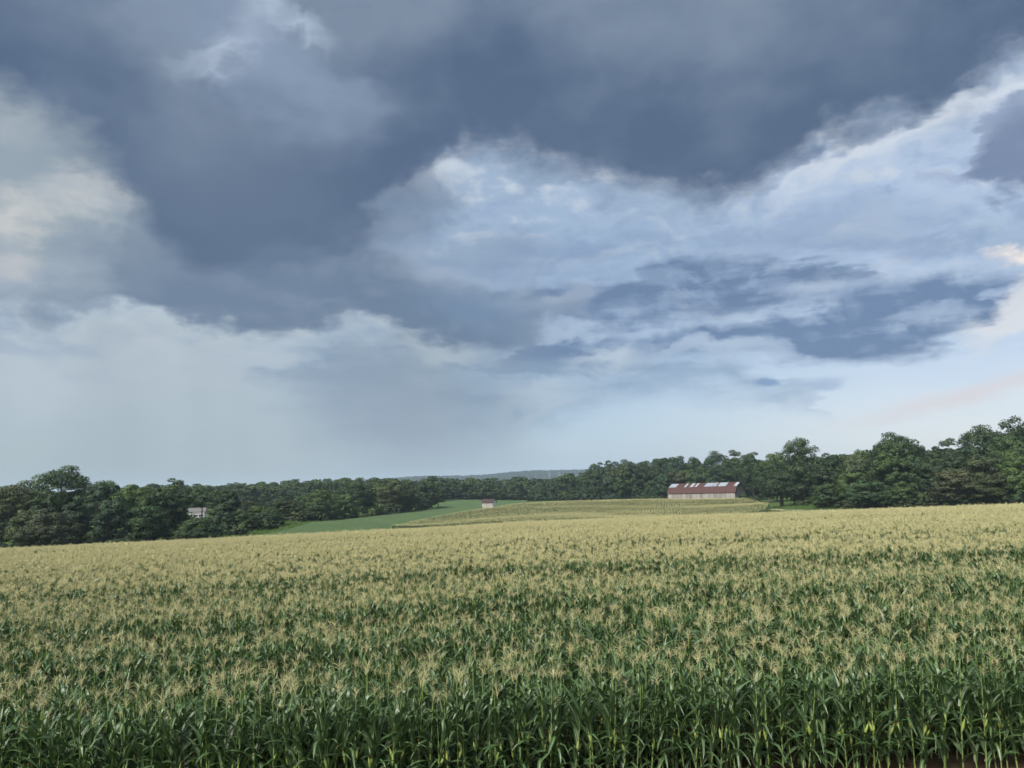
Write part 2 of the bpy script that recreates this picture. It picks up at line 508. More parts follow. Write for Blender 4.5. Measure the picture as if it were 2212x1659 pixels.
ctrl = []
for yy in (-40, 0, 17, 40, 70, 100, 130, 150):
    for u in (-0.85, -0.45, 0.0, 0.45, 0.85):
        xx = u * (abs(yy) + 25.0)
        ctrl.append((xx, yy, float(near_ground(np.float64(xx), np.float64(yy)))))
for px, py, d, off in (
        # canopy of the second corn field on its rise
        (1300, 1081, 300, 2.2), (1440, 1078, 300, 2.2), (1560, 1078, 295, 2.2), (1640, 1087, 265, 2.2),
        (1140, 1086, 300, 2.2), (1000, 1104, 270, 2.2), (900, 1123, 240, 2.2), (860, 1133, 215, 2.2),
        (1371, 1112, 222, 2.2), (1550, 1108, 214, 2.2), (1200, 1112, 222, 2.2), (1640, 1101, 215, 2.2), (1030, 1122, 218, 2.2),
        (1400, 1095, 260, 2.2), (1200, 1098, 260, 2.2),
        # barn, oak and track
        (1450, 1087, 350, 0), (1590, 1087, 330, 0), (1683, 1097, 252, 0), (1700, 1104, 228, 0), (1800, 1106, 212, 0),
        # foot of the right-hand wood
        (1900, 1102, 205, 0), (2050, 1097, 195, 0), (2212, 1090, 190, 0), (2350, 1084, 190, 0), (1800, 1082, 270, 0), (2100, 1068, 270, 0),
        (1650, 1080, 330, 0), (1500, 1078, 420, 0), (1300, 1080, 430, 0), (1180, 1082, 440, 0),
        # soybeans
        (640, 1143, 200, 0.5), (800, 1121, 250, 0.5), (950, 1100, 335, 0.5), (950, 1082, 430, 0.5), (1050, 1080, 460, 0.5),
        (1130, 1084, 470, 0.5), (1057, 1099, 345, 0.0), (1000, 1090, 390, 0.5), (760, 1132, 215, 0.5),
        # left-hand wood
        (0, 1192, 165, 0), (300, 1175, 175, 0), (500, 1157, 190, 0), (700, 1129, 250, 0), (850, 1112, 310, 0),
        (430, 1121, 232, 0), (150, 1150, 230, 0), (560, 1110, 300, 0), (-200, 1200, 165, 0),
        # land beyond
        (1000, 1081, 560, 0), (1250, 1080, 560, 0), (560, 1090, 600, 0), (100, 1110, 500, 0), (1900, 1050, 500, 0)):
    q = at(px, py, d)
    ctrl.append((q.x, q.y, q.z - off))
ctrl = np.array(ctrl)
CS = 100.0
def _phi(r2):
    return np.where(r2 > 0, 0.5 * r2 * np.log(np.maximum(r2, 1e-12)), 0.0)
_cx, _cy = ctrl[:, 0] / CS, ctrl[:, 1] / CS
_K = _phi((_cx[:, None] - _cx) ** 2 + (_cy[:, None] - _cy) ** 2) + 0.004 * np.eye(len(ctrl))
_P = np.column_stack([np.ones(len(ctrl)), _cx, _cy])
_A = np.block([[_K, _P], [_P.T, np.zeros((3, 3))]])
_w = np.linalg.solve(_A, np.concatenate([ctrl[:, 2], np.zeros(3)]))

def sm(x, a, b):
    t = np.clip((x - a) / (b - a), 0.0, 1.0)
    return t * t * (3 - 2 * t)

def H(x, y):
    """Height of the ground."""
    x = np.atleast_1d(np.asarray(x, dtype=np.float64)); y = np.atleast_1d(np.asarray(y, dtype=np.float64))
    sh = x.shape
    x, y = x.ravel(), y.ravel()
    lim = 0.85 * np.abs(y) + 25.0
    xc = np.clip(x, -lim, lim) / CS
    yc = np.clip(y, -40.0, 620.0) / CS
    z = np.zeros_like(x)
    for i in range(0, len(x), 20000):
        s_ = slice(i, i + 20000)
        k = _phi((xc[s_, None] - _cx) ** 2 + (yc[s_, None] - _cy) ** 2)
        z[s_] = k @ _w[:-3] + _w[-3] + _w[-2] * xc[s_] + _w[-1] * yc[s_]
    near = sm(y, 140.0, 165.0)
    z = near_ground(x, y) * (1 - near) + z * near
    far = sm(y, 520.0, 900.0)
    z = z * (1 - far) - 9.0 * far
    ridge = 9.0 + 46.0 * sm(x, -1850.0, -250.0) + 5.0 * np.sin(x / 210.0) + 3.0 * np.sin(x / 77.0 + 1.0)
    z = z + ridge * np.exp(-((y - 3650.0) / 520.0) ** 2) * sm(y, 2000.0, 2800.0)
    return z.reshape(sh)

def h1(x, y):
    return float(H(x, y)[0])

def fan(name, y0, y1, ny, w0, wk, nx, mat, lift=0.0, keep=None, bumps=None, geo=True):
    """A sheet of land that widens with distance."""
    yv = np.geomspace(y0 + 60.0, y1 + 60.0, ny) - 60.0 if geo else np.linspace(y0, y1, ny)
    u = np.linspace(-1, 1, nx)
    yy = np.repeat(yv, nx); xx = np.tile(u, ny) * (w0 + wk * np.abs(yy))
    zz = H(xx, yy) + lift
    if bumps is not None: zz = zz + bumps(xx, yy)
    i = np.arange(ny * nx).reshape(ny, nx)
    f = np.stack([i[:-1, :-1], i[:-1, 1:], i[1:, 1:], i[1:, :-1]], -1).reshape(-1, 4)
    if keep is not None:
        ok = keep(xx, yy)
        f = f[ok[f].all(1)]
    return link(name, mesh_np(name, np.column_stack([xx, yy, zz]), f, mat, smooth=True))

tag(fan('ground', -55.0, 7500.0, 260, 70.0, 1.1, 170, MAT_GRASS), kind='structure')
tag(fan('corn_field_soil', 12.0, 152.0, 80, 16.0, 0.74, 60, MAT_SOIL, 0.03), kind='structure')

def inside(poly, x, y):
    r = np.zeros(np.shape(x), dtype=bool)
    n = len(poly)
    for k in range(n):
        (x1, y1), (x2, y2) = poly[k], poly[(k + 1) % n]
        c = (y1 > y) != (y2 > y)
        with np.errstate(divide='ignore', invalid='ignore'):
            xi = (x2 - x1) * (y - y1) / (y2 - y1 if y2 != y1 else 1e-9) + x1
        r ^= c & (x < xi)
    return r

def ground_xy(px, py, d):
    q = at(px, py, d)
    return (q.x, q.y)

RISE = [ground_xy(*p) for p in ((845, 1135, 205), (900, 1122, 240), (1000, 1103, 272), (1135, 1086, 306), (1300, 1080, 312), (1450, 1080, 312), (1605, 1080, 306),
                                (1640, 1086, 275), (1662, 1094, 240), (1655, 1100, 214), (1550, 1108, 203), (1371, 1115, 203), (1100, 1125, 200))]
SOY = [ground_xy(*p) for p in ((548, 1150, 186), (640, 1140, 205), (725, 1126, 250), (850, 1111, 308), (945, 1100, 345), (938, 1084, 430), (940, 1080, 478), (1050, 1080, 484), (1140, 1083, 478),
                               (1142, 1086, 330), (1128, 1086, 309), (995, 1103, 275), (893, 1122, 243), (838, 1135, 208), (700, 1146, 178))]

tag(fan('rise_field_soil', 190.0, 320.0, 120, 5.0, 0.40, 160, MAT_SOIL, 0.05, lambda x, y: inside(RISE, x, y)), kind='structure')

m, nt = mat_new('soybean_leaves'); t = NT(nt); p = t.pos()
c = t.mix(t.rng(t.noise(p, 0.04, 4.0), 0.35, 0.65), (0.076, 0.122, 0.046), (0.096, 0.144, 0.054))
mpn = t.n('ShaderNodeMapping'); mpn.inputs['Scale'].default_value = (0.02, 0.35, 1.0); mpn.inputs['Rotation'].default_value = (0, 0, -0.5); t.put(mpn.inputs[0], p)
c = t.mix(t.rng(t.noise(mpn.outputs[0], 1.0, 3.0), 0.42, 0.62), c, (0.062, 0.108, 0.044))
c = t.mix(t.rng(t.noise(p, 1.6, 5.0, 0.7), 0.35, 0.7), c, (0.054, 0.094, 0.036))
t.out(t.bsdf(c, 0.8, 0.2, t.bump(t.noise(p, 2.2, 4.0, 0.7), 1.0, 0.5)))
MAT_SOY = m

def soy_bumps(x, y):
    b = 0.06 * np.sin(x * 2.1 + 0.7 * np.sin(y * 0.9)) * np.sin(y * 1.3) + rng.normal(0.0, 0.05, x.shape)
    return b
soy = fan('soybean_crop', 170.0, 488.0, 300, 5.0, 0.36, 330, MAT_SOY, 0.45, lambda x, y: inside(SOY, x, y), soy_bumps)
tag(soy, 'even blue green soybean crop on the slope behind the corn', 'crop', kind='stuff')

# dirt track past the oak
trk = [ground_xy(*p) for p in ((1640, 1092, 262), (1660, 1097, 246), (1690, 1102, 233), (1740, 1104, 224), (1800, 1106, 217), (1880, 1106, 212), (1980, 1103, 209), (2300, 1092, 203))]
v, f = [], []
for k in range(len(trk)):
    a, b = Vector(trk[max(k - 1, 0)]), Vector(trk[min(k + 1, len(trk) - 1)])
    nrm = (b - a).normalized(); nrm = Vector((-nrm.y, nrm.x))
    for s_ in (-1, -0.3, 0.3, 1):
        q = Vector(trk[k]) + nrm * 1.5 * s_
        v.append((q.x, q.y, h1(q.x, q.y) + 0.06))
    if k:
        n = len(v)
        f += [(n - 8 + i, n - 7 + i, n - 3 + i, n - 4 + i) for i in range(3)]
tag(link('dirt_path', mesh_np('dirt_path', v, np.array(f), MAT_DIRT, smooth=True)), kind='structure')

# ================================================================== corn
def crop_mat(name, a, b, back, rough, spec, trans, vary=0.25, dry=None):
    m, nt = mat_new(name); t = NT(nt)
    r = t.objrand()
    c = t.mix(r, a, b)
    n = t.noise(t.pos(), 5.0, 3.0)
    c = t.mix(t.rng(n, 0.3, 0.75, 0.0, vary), c, (a[0] * 0.5, a[1] * 0.55, a[2] * 0.5))
    if dry: c = t.mix(t.rng(t.noise(t.pos(), 0.35, 4.0), 0.52, 0.75, 0.0, 0.5), c, dry)
    t.out(t.leafy(c, back, rough, spec, trans))
    return m

MAT_LEAF = crop_mat('corn_leaf', (0.040, 0.082, 0.026), (0.058, 0.104, 0.042), (0.075, 0.140, 0.030), 0.40, 0.55, 0.22)
MAT_RIB = crop_mat('corn_midrib', (0.26, 0.34, 0.18), (0.20, 0.30, 0.14), (0.2, 0.3, 0.1), 0.5, 0.3, 0.1)
MAT_STALK = crop_mat('corn_stalk', (0.150, 0.220, 0.060), (0.190, 0.240, 0.080), (0.1, 0.2, 0.05), 0.5, 0.3, 0.0)
MAT_TASSEL = crop_mat('corn_tassel', (0.590, 0.545, 0.305), (0.520, 0.500, 0.265), (0.52, 0.49, 0.23), 0.85, 0.1, 0.2, 0.15, (0.46, 0.45, 0.22))
MAT_HUSK = crop_mat('corn_husk', (0.260, 0.340, 0.080), (0.310, 0.370, 0.110), (0.2, 0.3, 0.06), 0.5, 0.3, 0.1)
MAT_SILK = crop_mat('corn_silk', (0.16, 0.075, 0.035), (0.24, 0.14, 0.06), (0.2, 0.1, 0.05), 0.9, 0.1, 0.1)
CORN_MATS = [MAT_LEAF, MAT_RIB, MAT_STALK, MAT_TASSEL, MAT_HUSK, MAT_SILK]

def leaf_geo(L, Wd, th0, th1, segs, wave=0.0, rib=True, curl=0.0, fold=0.0):
    """Blade leaving the stalk along +x, th measured from the upright."""
    s = np.linspace(0, 1, segs + 1)
    th = th0 + (th1 - th0) * s ** 1.35
    if fold: th = np.where(s > fold, np.maximum(th, 2.45), th)       # blade snapped over
    ds = L / segs
    x = np.concatenate([[0], np.cumsum(np.sin((th[:-1] + th[1:]) / 2) * ds)])
    z = np.concatenate([[0], np.cumsum(np.cos((th[:-1] + th[1:]) / 2) * ds)])
    w = Wd * np.minimum(1.0, 0.45 + s * 3.0) * np.maximum(1 - s, 0.0) ** 0.55 + 0.002
    nx, nz = -np.cos(th), np.sin(th)
    side = curl * L * s ** 2
    rows = []
    offs = (-1.0, -0.09, 0.09, 1.0) if rib else (-1.0, 0.0, 1.0)
    for o in offs:
        lift = abs(o) * 0.32 * w * (1 - 0.5 * s) + (wave * w * np.sin(s * 13.0 + o * 2.0) if abs(o) > 0.5 else 0.0)
        rows.append(np.column_stack([x + nx * lift, o * w * 0.5 + side, z + nz * lift]))
    k = len(offs)
    v = np.stack(rows, 1).reshape(-1, 3)
    f, mi = [], []
    for i in range(segs):
        for j in range(k - 1):
            a = i * k + j
            f.append((a, a + 1, a + k + 1, a + k)); mi.append(1 if rib and j == 1 else 0)
    return v, np.array(f), np.array(mi)

def tube_geo(pts, rad, sides, mi, cap=True):
    pts = np.asarray(pts, float); n = len(pts)
    ang = np.arange(sides) * 2 * math.pi / sides
    v = []
    for i in range(n):
        d = pts[min(i + 1, n - 1)] - pts[max(i - 1, 0)]
        d = d / (np.linalg.norm(d) + 1e-9)
        u = np.cross(d, (0.31, 0.95, 0.05)); u /= np.linalg.norm(u); w = np.cross(d, u)
        v.append(pts[i] + rad[i] * (np.cos(ang)[:, None] * u + np.sin(ang)[:, None] * w))
    v = np.concatenate(v)
    f = [(i * sides + j, i * sides + (j + 1) % sides, (i + 1) * sides + (j + 1) % sides, (i + 1) * sides + j) for i in range(n - 1) for j in range(sides)]
    return v, np.array(f), np.full(len(f), mi)

def join_geo(parts):
    V, F, Mi, n = [], [], [], 0
    for v, f, mi in parts:
        V.append(v); F.append(f + n); Mi.append(mi); n += len(v)
    return np.concatenate(V), np.concatenate(F), np.concatenate(Mi)

def tassel_geo(r, branches, segs, rad, lean=0.0):
    parts = []
    def spike(base, L, az, th0, th1, rr):
        s = np.linspace(0, 1, segs + 1); th = th0 + (th1 - th0) * s
        ds = L / segs
        x = np.concatenate([[0], np.cumsum(np.sin(th[1:]) * ds)]); z = np.concatenate([[0], np.cumsum(np.cos(th[1:]) * ds)])
        pts = np.column_stack([base[0] + x * math.cos(az) + lean * s * s * L, base[1] + x * math.sin(az), base[2] + z])
        parts.append(tube_geo(pts, rr * (1 - 0.75 * s), 3, 3))
    spike((0, 0, 0), r.uniform(0.28, 0.38), r.uniform(0, 6.28), 0.02, r.uniform(0.05, 0.5), rad * 1.15)
    for k in range(branches):
        b = 0.02 + 0.11 * k / branches
        spike((0, 0, b), r.uniform(0.15, 0.25), k * 2.4 + r.uniform(-0.4, 0.4), r.uniform(0.2, 0.6), r.uniform(0.5, 1.8), rad)
    return join_geo(parts)

def ear_geo(r):
    s = np.linspace(0, 1, 7)
    rad = np.array([0.012, 0.026, 0.031, 0.030, 0.024, 0.014, 0.004])
    return tube_geo(np.column_stack([0.0 * s, 0.0 * s, s * 0.24]), rad, 6, 4)

def silk_geo(r):
    parts = []
    for k in range(5):
        a = r.uniform(0, 6.28)
        pts = [(0, 0, 0), (0.012 * math.cos(a), 0.012 * math.sin(a), 0.03), (0.035 * math.cos(a), 0.035 * math.sin(a), 0.02)]
        parts.append(tube_geo(pts, (0.005, 0.004, 0.001), 3, 5))
    return join_geo(parts)

def stalk_geo(r, top, sides, segs):
    s = np.linspace(0, 1, segs + 1)
    bx, by = r.uniform(-0.05, 0.05, 2)
    pts = np.column_stack([bx * s ** 2, by * s ** 2, -0.03 + s * (top + 0.03)])
    rad = 0.0155 * (1 - 0.62 * s)
    rad[1:-1:2] *= 1.12
    return tube_geo(pts, rad, sides, 2)

def leaf_specs(r, top):
    """Height up the stalk, compass angle, length, width, angle from upright at base and tip."""
    out = []
    az = r.uniform(0, math.pi)
    n = 13
    for k in range(n):
        q = k / (n - 1)
        h = 0.20 + (top - 0.52) * q
        L = (0.50 + 0.42 * math.sin(math.pi * min(1.0, 0.15 + q * 0.85))) * r.uniform(0.85, 1.12)
        if q > 0.8: L *= 0.62
        th0 = r.uniform(0.30, 0.55) * (1.15 - 0.65 * q)
        th1 = r.uniform(1.3, 2.8) - 1.2 * q * r.uniform(0.4, 1.0)
        out.append((h, az + math.pi * (k % 2) + r.uniform(-0.75, 0.75), L, r.uniform(0.080, 0.120), th0, max(th1, 0.45)))
    return out

def rot_z(v, a):
    c, s = math.cos(a), math.sin(a)
    return np.column_stack([v[:, 0] * c - v[:, 1] * s, v[:, 0] * s + v[:, 1] * c, v[:, 2]])

N_VAR = 12
VAR = []                     # part meshes of each kind of plant, for the nearest rows
proto_near = bpy.data.collections.new('corn_forms_near')
proto_far = bpy.data.collections.new('corn_forms_far')

def as_mesh(name, geo, keep=None):
    v, f, mi = geo
    if keep is None:
        used = sorted(set(mi.tolist())); mats = [CORN_MATS[i] for i in used]
        mi = np.array([used.index(i) for i in mi])
    else:
        mats = CORN_MATS
    return mesh_np(name, v, f, mats, mi, smooth=True)

for k in range(N_VAR):
    r = np.random.default_rng(100 + k)
    top = r.uniform(1.93, 2.08)
    specs = leaf_specs(r, top)
    stalk = stalk_geo(r, top, 6, 9)
    lv = [leaf_geo(L, Wd, a, b, 7, 0.16, True, r.uniform(-0.22, 0.22), r.uniform(0.45, 0.75) if r.random() < 0.22 else 0.0) for (_, _, L, Wd, a, b) in specs]
    tas = tassel_geo(r, 12, 4, 0.0032)
    ear, silk = ear_geo(r), silk_geo(r)
    ear_h, ear_az, ear_tilt = r.uniform(0.72, 0.95), r.uniform(0, 6.28), r.uniform(0.15, 0.4)
    VAR.append(dict(top=top, specs=specs, stalk=as_mesh('stalk', stalk), leaves=[as_mesh('leaf', g) for g in lv],
                    tassel=as_mesh('tassel', tas), ear=as_mesh('ear', ear), silk=as_mesh('silk', silk), ear_at=(ear_h, ear_az, ear_tilt)))
    # the same plant in one piece for the mass of the field; the last three forms have not flowered
    for lod, colx in ((0, proto_near), (1, proto_far)):
        parts = []
        if lod == 0:
            parts.append(stalk)
            for (h, a, *_), g in zip(specs, lv):
                if h > 0.35: parts.append((rot_z(g[0], a) + (0, 0, h), g[1], g[2]))
        else:
            parts.append(stalk_geo(r, top, 3, 2))
            for (h, a, L, Wd, t0, t1) in specs:
                if h > 0.9:
                    g = leaf_geo(L, Wd, t0, t1, 4, 0.0, False)
                    parts.append((rot_z(g[0], a) + (0, 0, h), g[1], g[2]))
        if k < N_VAR - 3:
            g = tassel_geo(r, 12, 3, 0.0039) if lod == 0 else tassel_geo(r, 11, 2, 0.0088)
            parts.append((g[0] + (0, 0, top), g[1], g[2]))
        me = as_mesh('corn_form', join_geo(parts), True)
        colx.objects.link(bpy.data.objects.new('corn_form_%02d' % k, me))

def clump(x, y, sx, sy, seed):
    """Smooth value noise, about -1 to 1."""
    r = np.random.default_rng(seed)
    tot = 0.0
    for o in range(3):
        fx, fy = 2 ** o / sx, 2 ** o / sy
        gx, gy = x * fx + 500.3, y * fy + 500.7
        ix, iy = np.floor(gx).astype(int), np.floor(gy).astype(int)
        fx_, fy_ = gx - ix, gy - iy
        fx_, fy_ = fx_ * fx_ * (3 - 2 * fx_), fy_ * fy_ * (3 - 2 * fy_)
        tb = r.uniform(-1, 1, (512, 512))
        g = lambda a, b: tb[a % 512, b % 512]
        tot = tot + ((g(ix, iy) * (1 - fx_) + g(ix + 1, iy) * fx_) * (1 - fy_) + (g(ix, iy + 1) * (1 - fx_) + g(ix + 1, iy + 1) * fx_) * fy_) / 2 ** o
    return tot / 1.75

def scatter(name, pts, rot, scl, var, colx, extra=None):
    """One object whose points carry copies of the forms in a collection."""
    me = bpy.data.meshes.new(name)
    me.vertices.add(len(pts)); me.vertices.foreach_set('co', np.asarray(pts, np.float32).ravel())
    for an, ty, val, key in (('rot', 'FLOAT_VECTOR', rot, 'vector'), ('scl', 'FLOAT_VECTOR', scl, 'vector'), ('var', 'INT', var, 'value')):
        a = me.attributes.new(an, ty, 'POINT'); a.data.foreach_set(key, np.asarray(val, np.int32 if ty == 'INT' else np.float32).ravel())
    o = link(name, me)
    ng = bpy.data.node_groups.new(name + '_copies', 'GeometryNodeTree')
    ng.interface.new_socket('Geometry', in_out='INPUT', socket_type='NodeSocketGeometry')
    ng.interface.new_socket('Geometry', in_out='OUTPUT', socket_type='NodeSocketGeometry')
    N = ng.nodes.new
    gi, go, ip, ci = N('NodeGroupInput'), N('NodeGroupOutput'), N('GeometryNodeInstanceOnPoints'), N('GeometryNodeCollectionInfo')
    ci.inputs['Collection'].default_value = colx
    ci.inputs['Separate Children'].default_value = True
    ci.inputs['Reset Children'].default_value = True
    ip.inputs['Pick Instance'].default_value = True
    def named(an, ty):
        x = N('GeometryNodeInputNamedAttribute'); x.data_type = ty; x.inputs[0].default_value = an
        return x.outputs[0]
    L = ng.links.new
    e2r = N('FunctionNodeEulerToRotation')
    L(named('rot', 'FLOAT_VECTOR'), e2r.inputs[0])
    L(gi.outputs[0], ip.inputs['Points']); L(ci.outputs[0], ip.inputs['Instance'])
    L(named('var', 'INT'), ip.inputs['Instance Index']); L(e2r.outputs[0], ip.inputs['Rotation']); L(named('scl', 'FLOAT_VECTOR'), ip.inputs['Scale'])
    L(ip.outputs[0], go.inputs[0])
    md = o.modifiers.new('copies', 'NODES'); md.node_group = ng
    return o

ROW, STEP = 0.76, 0.15
FRONT = 15.8
def front_y(x):
    return FRONT + 0.012 * x + 0.25 * np.sin(x * 0.21)

# ---- the field in front of the camera
xs, ys, rows = [], [], []
k = 0
while True:
    y0 = FRONT + k * ROW
    if y0 > 150.0: break
    half = 0.70 * y0 + 3.5
    x = np.arange(-half, half, STEP) + rng.uniform(0, STEP)
    x = x + rng.normal(0, 0.045, x.shape)
    y = y0 + 0.012 * x + 0.25 * np.sin(x * 0.21) * max(0.0, 1 - k / 40.0) + rng.normal(0, 0.035, x.shape)
    xs.append(x); ys.append(y); rows.append(np.full(x.shape, k)); k += 1
xs, ys, rows = np.concatenate(xs), np.concatenate(ys), np.concatenate(rows)
keep = rng.uniform(0, 1, xs.shape) > 0.05
xs, ys, rows = xs[keep], ys[keep], rows[keep]
band = clump(xs * 0.6, ys, 11.0, 2.1, 3) + 0.25 * clump(xs, ys, 3.0, 1.0, 9)
gust = np.clip(clump(xs, ys, 7.0, 5.0, 21) + 0.35 * np.exp(-((xs - 7.5) / 4.5) ** 2 - ((ys - 21.5) / 3.0) ** 2) * 3.0, -0.5, 1.6)
rowv = rng.uniform(-1, 1, 400)
rowv = (rowv[:-2] + rowv[1:-1] * 1.2 + rowv[2:] * 0.6) / 1.6
green = (band * 0.55 + rowv[rows] * 1.25 + 0.35 * clump(xs, ys, 40.0, 30.0, 13) > 0.48) & (rows > 2)
green |= (np.abs(rows - 7 - 0.08 * xs) < 1.2) & (xs < 2.0) & (clump(xs, ys, 4.0, 2.0, 31) > -0.35)
green |= (np.abs(rows - 14 - 0.12 * xs) < 1.0) & (clump(xs, ys, 5.0, 2.0, 41) > -0.1)
size = rng.normal(1.0, 0.065, xs.shape) - 0.11 * green + 0.03 * clump(xs, ys, 9.0, 6.0, 51)
var = rng.integers(0, N_VAR - 3, xs.shape)
pb = 0.03 + 0.40 * np.clip((25.0 - ys) / 8.5, 0, 1)
bare = (rng.uniform(0, 1, xs.shape) < np.where(green, 0.55, pb))
var = np.where(bare, rng.integers(N_VAR - 3, N_VAR, xs.shape), var)
yaw = rng.uniform(0, 2 * math.pi, xs.shape)
lean_e = 0.03 + rng.normal(0, 0.06, xs.shape) + 0.20 * np.maximum(gust, 0)       # towards +x
lean_n = rng.normal(0, 0.045, xs.shape)
zs = H(xs, ys)
fine = ys < 40.0 + rng.normal(0, 5.0, ys.shape)          # nearer plants are drawn in finer detail

# the 300 plants that show largest stand as plants of their own
near_key = ys - 0.02 * np.abs(xs) * 0
vis = np.abs(xs) < 0.668 * ys * 1.0 + 0.15
order = np.argsort(np.where(vis, rows * 1000.0 + np.abs(xs), 1e9))
single = np.zeros(xs.shape, bool); single[order[:300]] = True

ROWNAME = {0: 'first', 1: 'second', 2: 'third', 3: 'fourth', 4: 'fifth'}
def euler_for(i):
    return Matrix.Rotation(lean_e[i], 3, 'Y') @ Matrix.Rotation(-lean_n[i], 3, 'X') @ Matrix.Rotation(yaw[i], 3, 'Z')

def corn_plant(i):
    v = VAR[var[i]]
    root = link('corn_plant', None)
    root.matrix_world = Matrix.Translation((xs[i], ys[i], zs[i])) @ euler_for(i).to_4x4() @ Matrix.Scale(size[i], 4)
    rn = ROWNAME[int(rows[i])]
    tag(root, {'first': 'green corn plant with pale tassel in the foremost row, its stalk bare to the soil',
               'second': 'tasselled corn plant in the second row, lower half hidden by the foremost row'}.get(
                   rn, 'tasselled corn plant in the %s row from the near edge' % rn),
        'corn plant', 'corn plants in the %s row' % rn)
    link('stalk', v['stalk'], root)
    for (h, a, *_), me in zip(v['specs'], v['leaves']):
        lf = link('leaf', me, root, (0, 0, h)); lf.rotation_euler = (0, random.uniform(-0.12, 0.12), a + random.uniform(-0.35, 0.35))
    if var[i] < N_VAR - 3:
        tl = link('tassel', v['tassel'], root, (0, 0, v['top'])); tl.rotation_euler = (random.uniform(-0.2, 0.2), random.uniform(-0.2, 0.2), random.uniform(0, 6.28))
    else:
        root['label'] = {'first': 'leafy corn plant without tassel in the foremost row', 'second': 'leafy corn plant without tassel in the second row'}.get(rn, 'leafy corn plant without tassel in the %s row from the near edge' % rn)
    eh, ea, et = v['ear_at']
    ear = link('ear', v['ear'], root, (0.016 * math.cos(ea), 0.016 * math.sin(ea), eh)); ear.rotation_euler = (0, et, ea)
    link('silk', v['silk'], ear, (0, 0, 0.235))

for i in np.nonzero(single)[0]:
    corn_plant(int(i))

def rots(le, ln, yw):
    return np.column_stack([-ln, le, yw])     # XYZ euler; the leans are small
for name, sel, colx, lab in (('corn_crop_near', (~single) & fine, proto_near, 'dense tasselled corn crop behind the nearest rows'),
                             ('corn_crop_far', (~single) & ~fine, proto_far, 'straw coloured sea of corn tassels running up to the field crest')):
    # yaw is applied first, then the leans, as on the single plants
    o = scatter(name, np.column_stack([xs, ys, zs])[sel], np.column_stack([-lean_n, lean_e, yaw])[sel] * 1.0, np.repeat(size[sel], 3), var[sel], colx)
    tag(o, lab, 'crop', kind='stuff')

# ---- the second field on the rise before the barn: rows run away up the slope
ang = math.radians(76.0)
ca, sa = math.cos(ang), math.sin(ang)
px_ = np.array([p[0] for p in RISE]); py_ = np.array([p[1] for p in RISE])
cx0, cy0 = px_.mean(), py_.mean()
R_ = 150.0
al, ac = np.meshgrid(np.arange(-R_, R_, 0.22), np.arange(-R_, R_, 0.86))
al, ac = al.ravel() + rng.normal(0, 0.06, al.size), ac.ravel() + rng.normal(0, 0.19, ac.size)
ac = ac + 1.5 * np.sin(al / 23.0)
mx, my = cx0 + al * ca - ac * sa, cy0 + al * sa + ac * ca
ok = inside(RISE, mx, my)
mx, my = mx[ok], my[ok]
mz = H(mx, my)
gb = clump(mx, my, 22.0, 9.0, 61)
mv = np.where((gb > -0.25) & (rng.uniform(0, 1, mx.shape) < 0.55), rng.integers(N_VAR - 3, N_VAR, mx.shape), rng.integers(0, N_VAR - 3, mx.shape))
ms = rng.normal(0.98, 0.05, mx.shape) + 0.05 * gb
rot = np.column_stack([rng.normal(0, 0.05, mx.shape), rng.normal(0.02, 0.05, mx.shape), rng.uniform(0, 6.28, mx.shape)])
tag(scatter('corn_crop_rise', np.column_stack([mx, my, mz]), rot, np.repeat(ms, 3), mv, proto_far),
    'second corn field on the rise in front of the barn, its rows slanting', 'crop', kind='stuff')

# ================================================================== trees
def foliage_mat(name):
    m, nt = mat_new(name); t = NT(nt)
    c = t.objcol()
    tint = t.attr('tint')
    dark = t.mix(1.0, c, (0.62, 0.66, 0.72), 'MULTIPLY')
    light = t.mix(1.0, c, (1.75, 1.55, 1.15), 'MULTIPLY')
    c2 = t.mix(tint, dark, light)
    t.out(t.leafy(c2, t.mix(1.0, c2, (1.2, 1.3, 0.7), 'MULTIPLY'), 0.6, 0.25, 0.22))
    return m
MAT_FOL = foliage_mat('tree_foliage')
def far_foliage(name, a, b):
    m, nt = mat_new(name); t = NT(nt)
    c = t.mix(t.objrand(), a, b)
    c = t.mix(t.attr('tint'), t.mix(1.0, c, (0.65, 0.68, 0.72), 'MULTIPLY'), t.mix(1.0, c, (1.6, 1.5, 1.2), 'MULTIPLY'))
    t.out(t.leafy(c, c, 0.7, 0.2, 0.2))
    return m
MAT_FAR = far_foliage('distant_foliage', (0.030, 0.055, 0.029), (0.050, 0.080, 0.036))
m, nt = mat_new('bark'); t = NT(nt); p = t.pos()
t.out(t.bsdf(t.mix(t.noise(p, 3.0, 5.0), (0.060, 0.048, 0.038), (0.115, 0.098, 0.080)), 0.95, 0.1, t.bump(t.noise(p, 9.0, 4.0), 0.8, 0.05)))
MAT_BARK = m
m, nt = mat_new('pale_bark'); t = NT(nt); p = t.pos()
t.out(t.bsdf(t.mix(t.noise(p, 3.0, 5.0), (0.20, 0.185, 0.16), (0.32, 0.30, 0.26)), 0.9, 0.1))
MAT_PALE = m

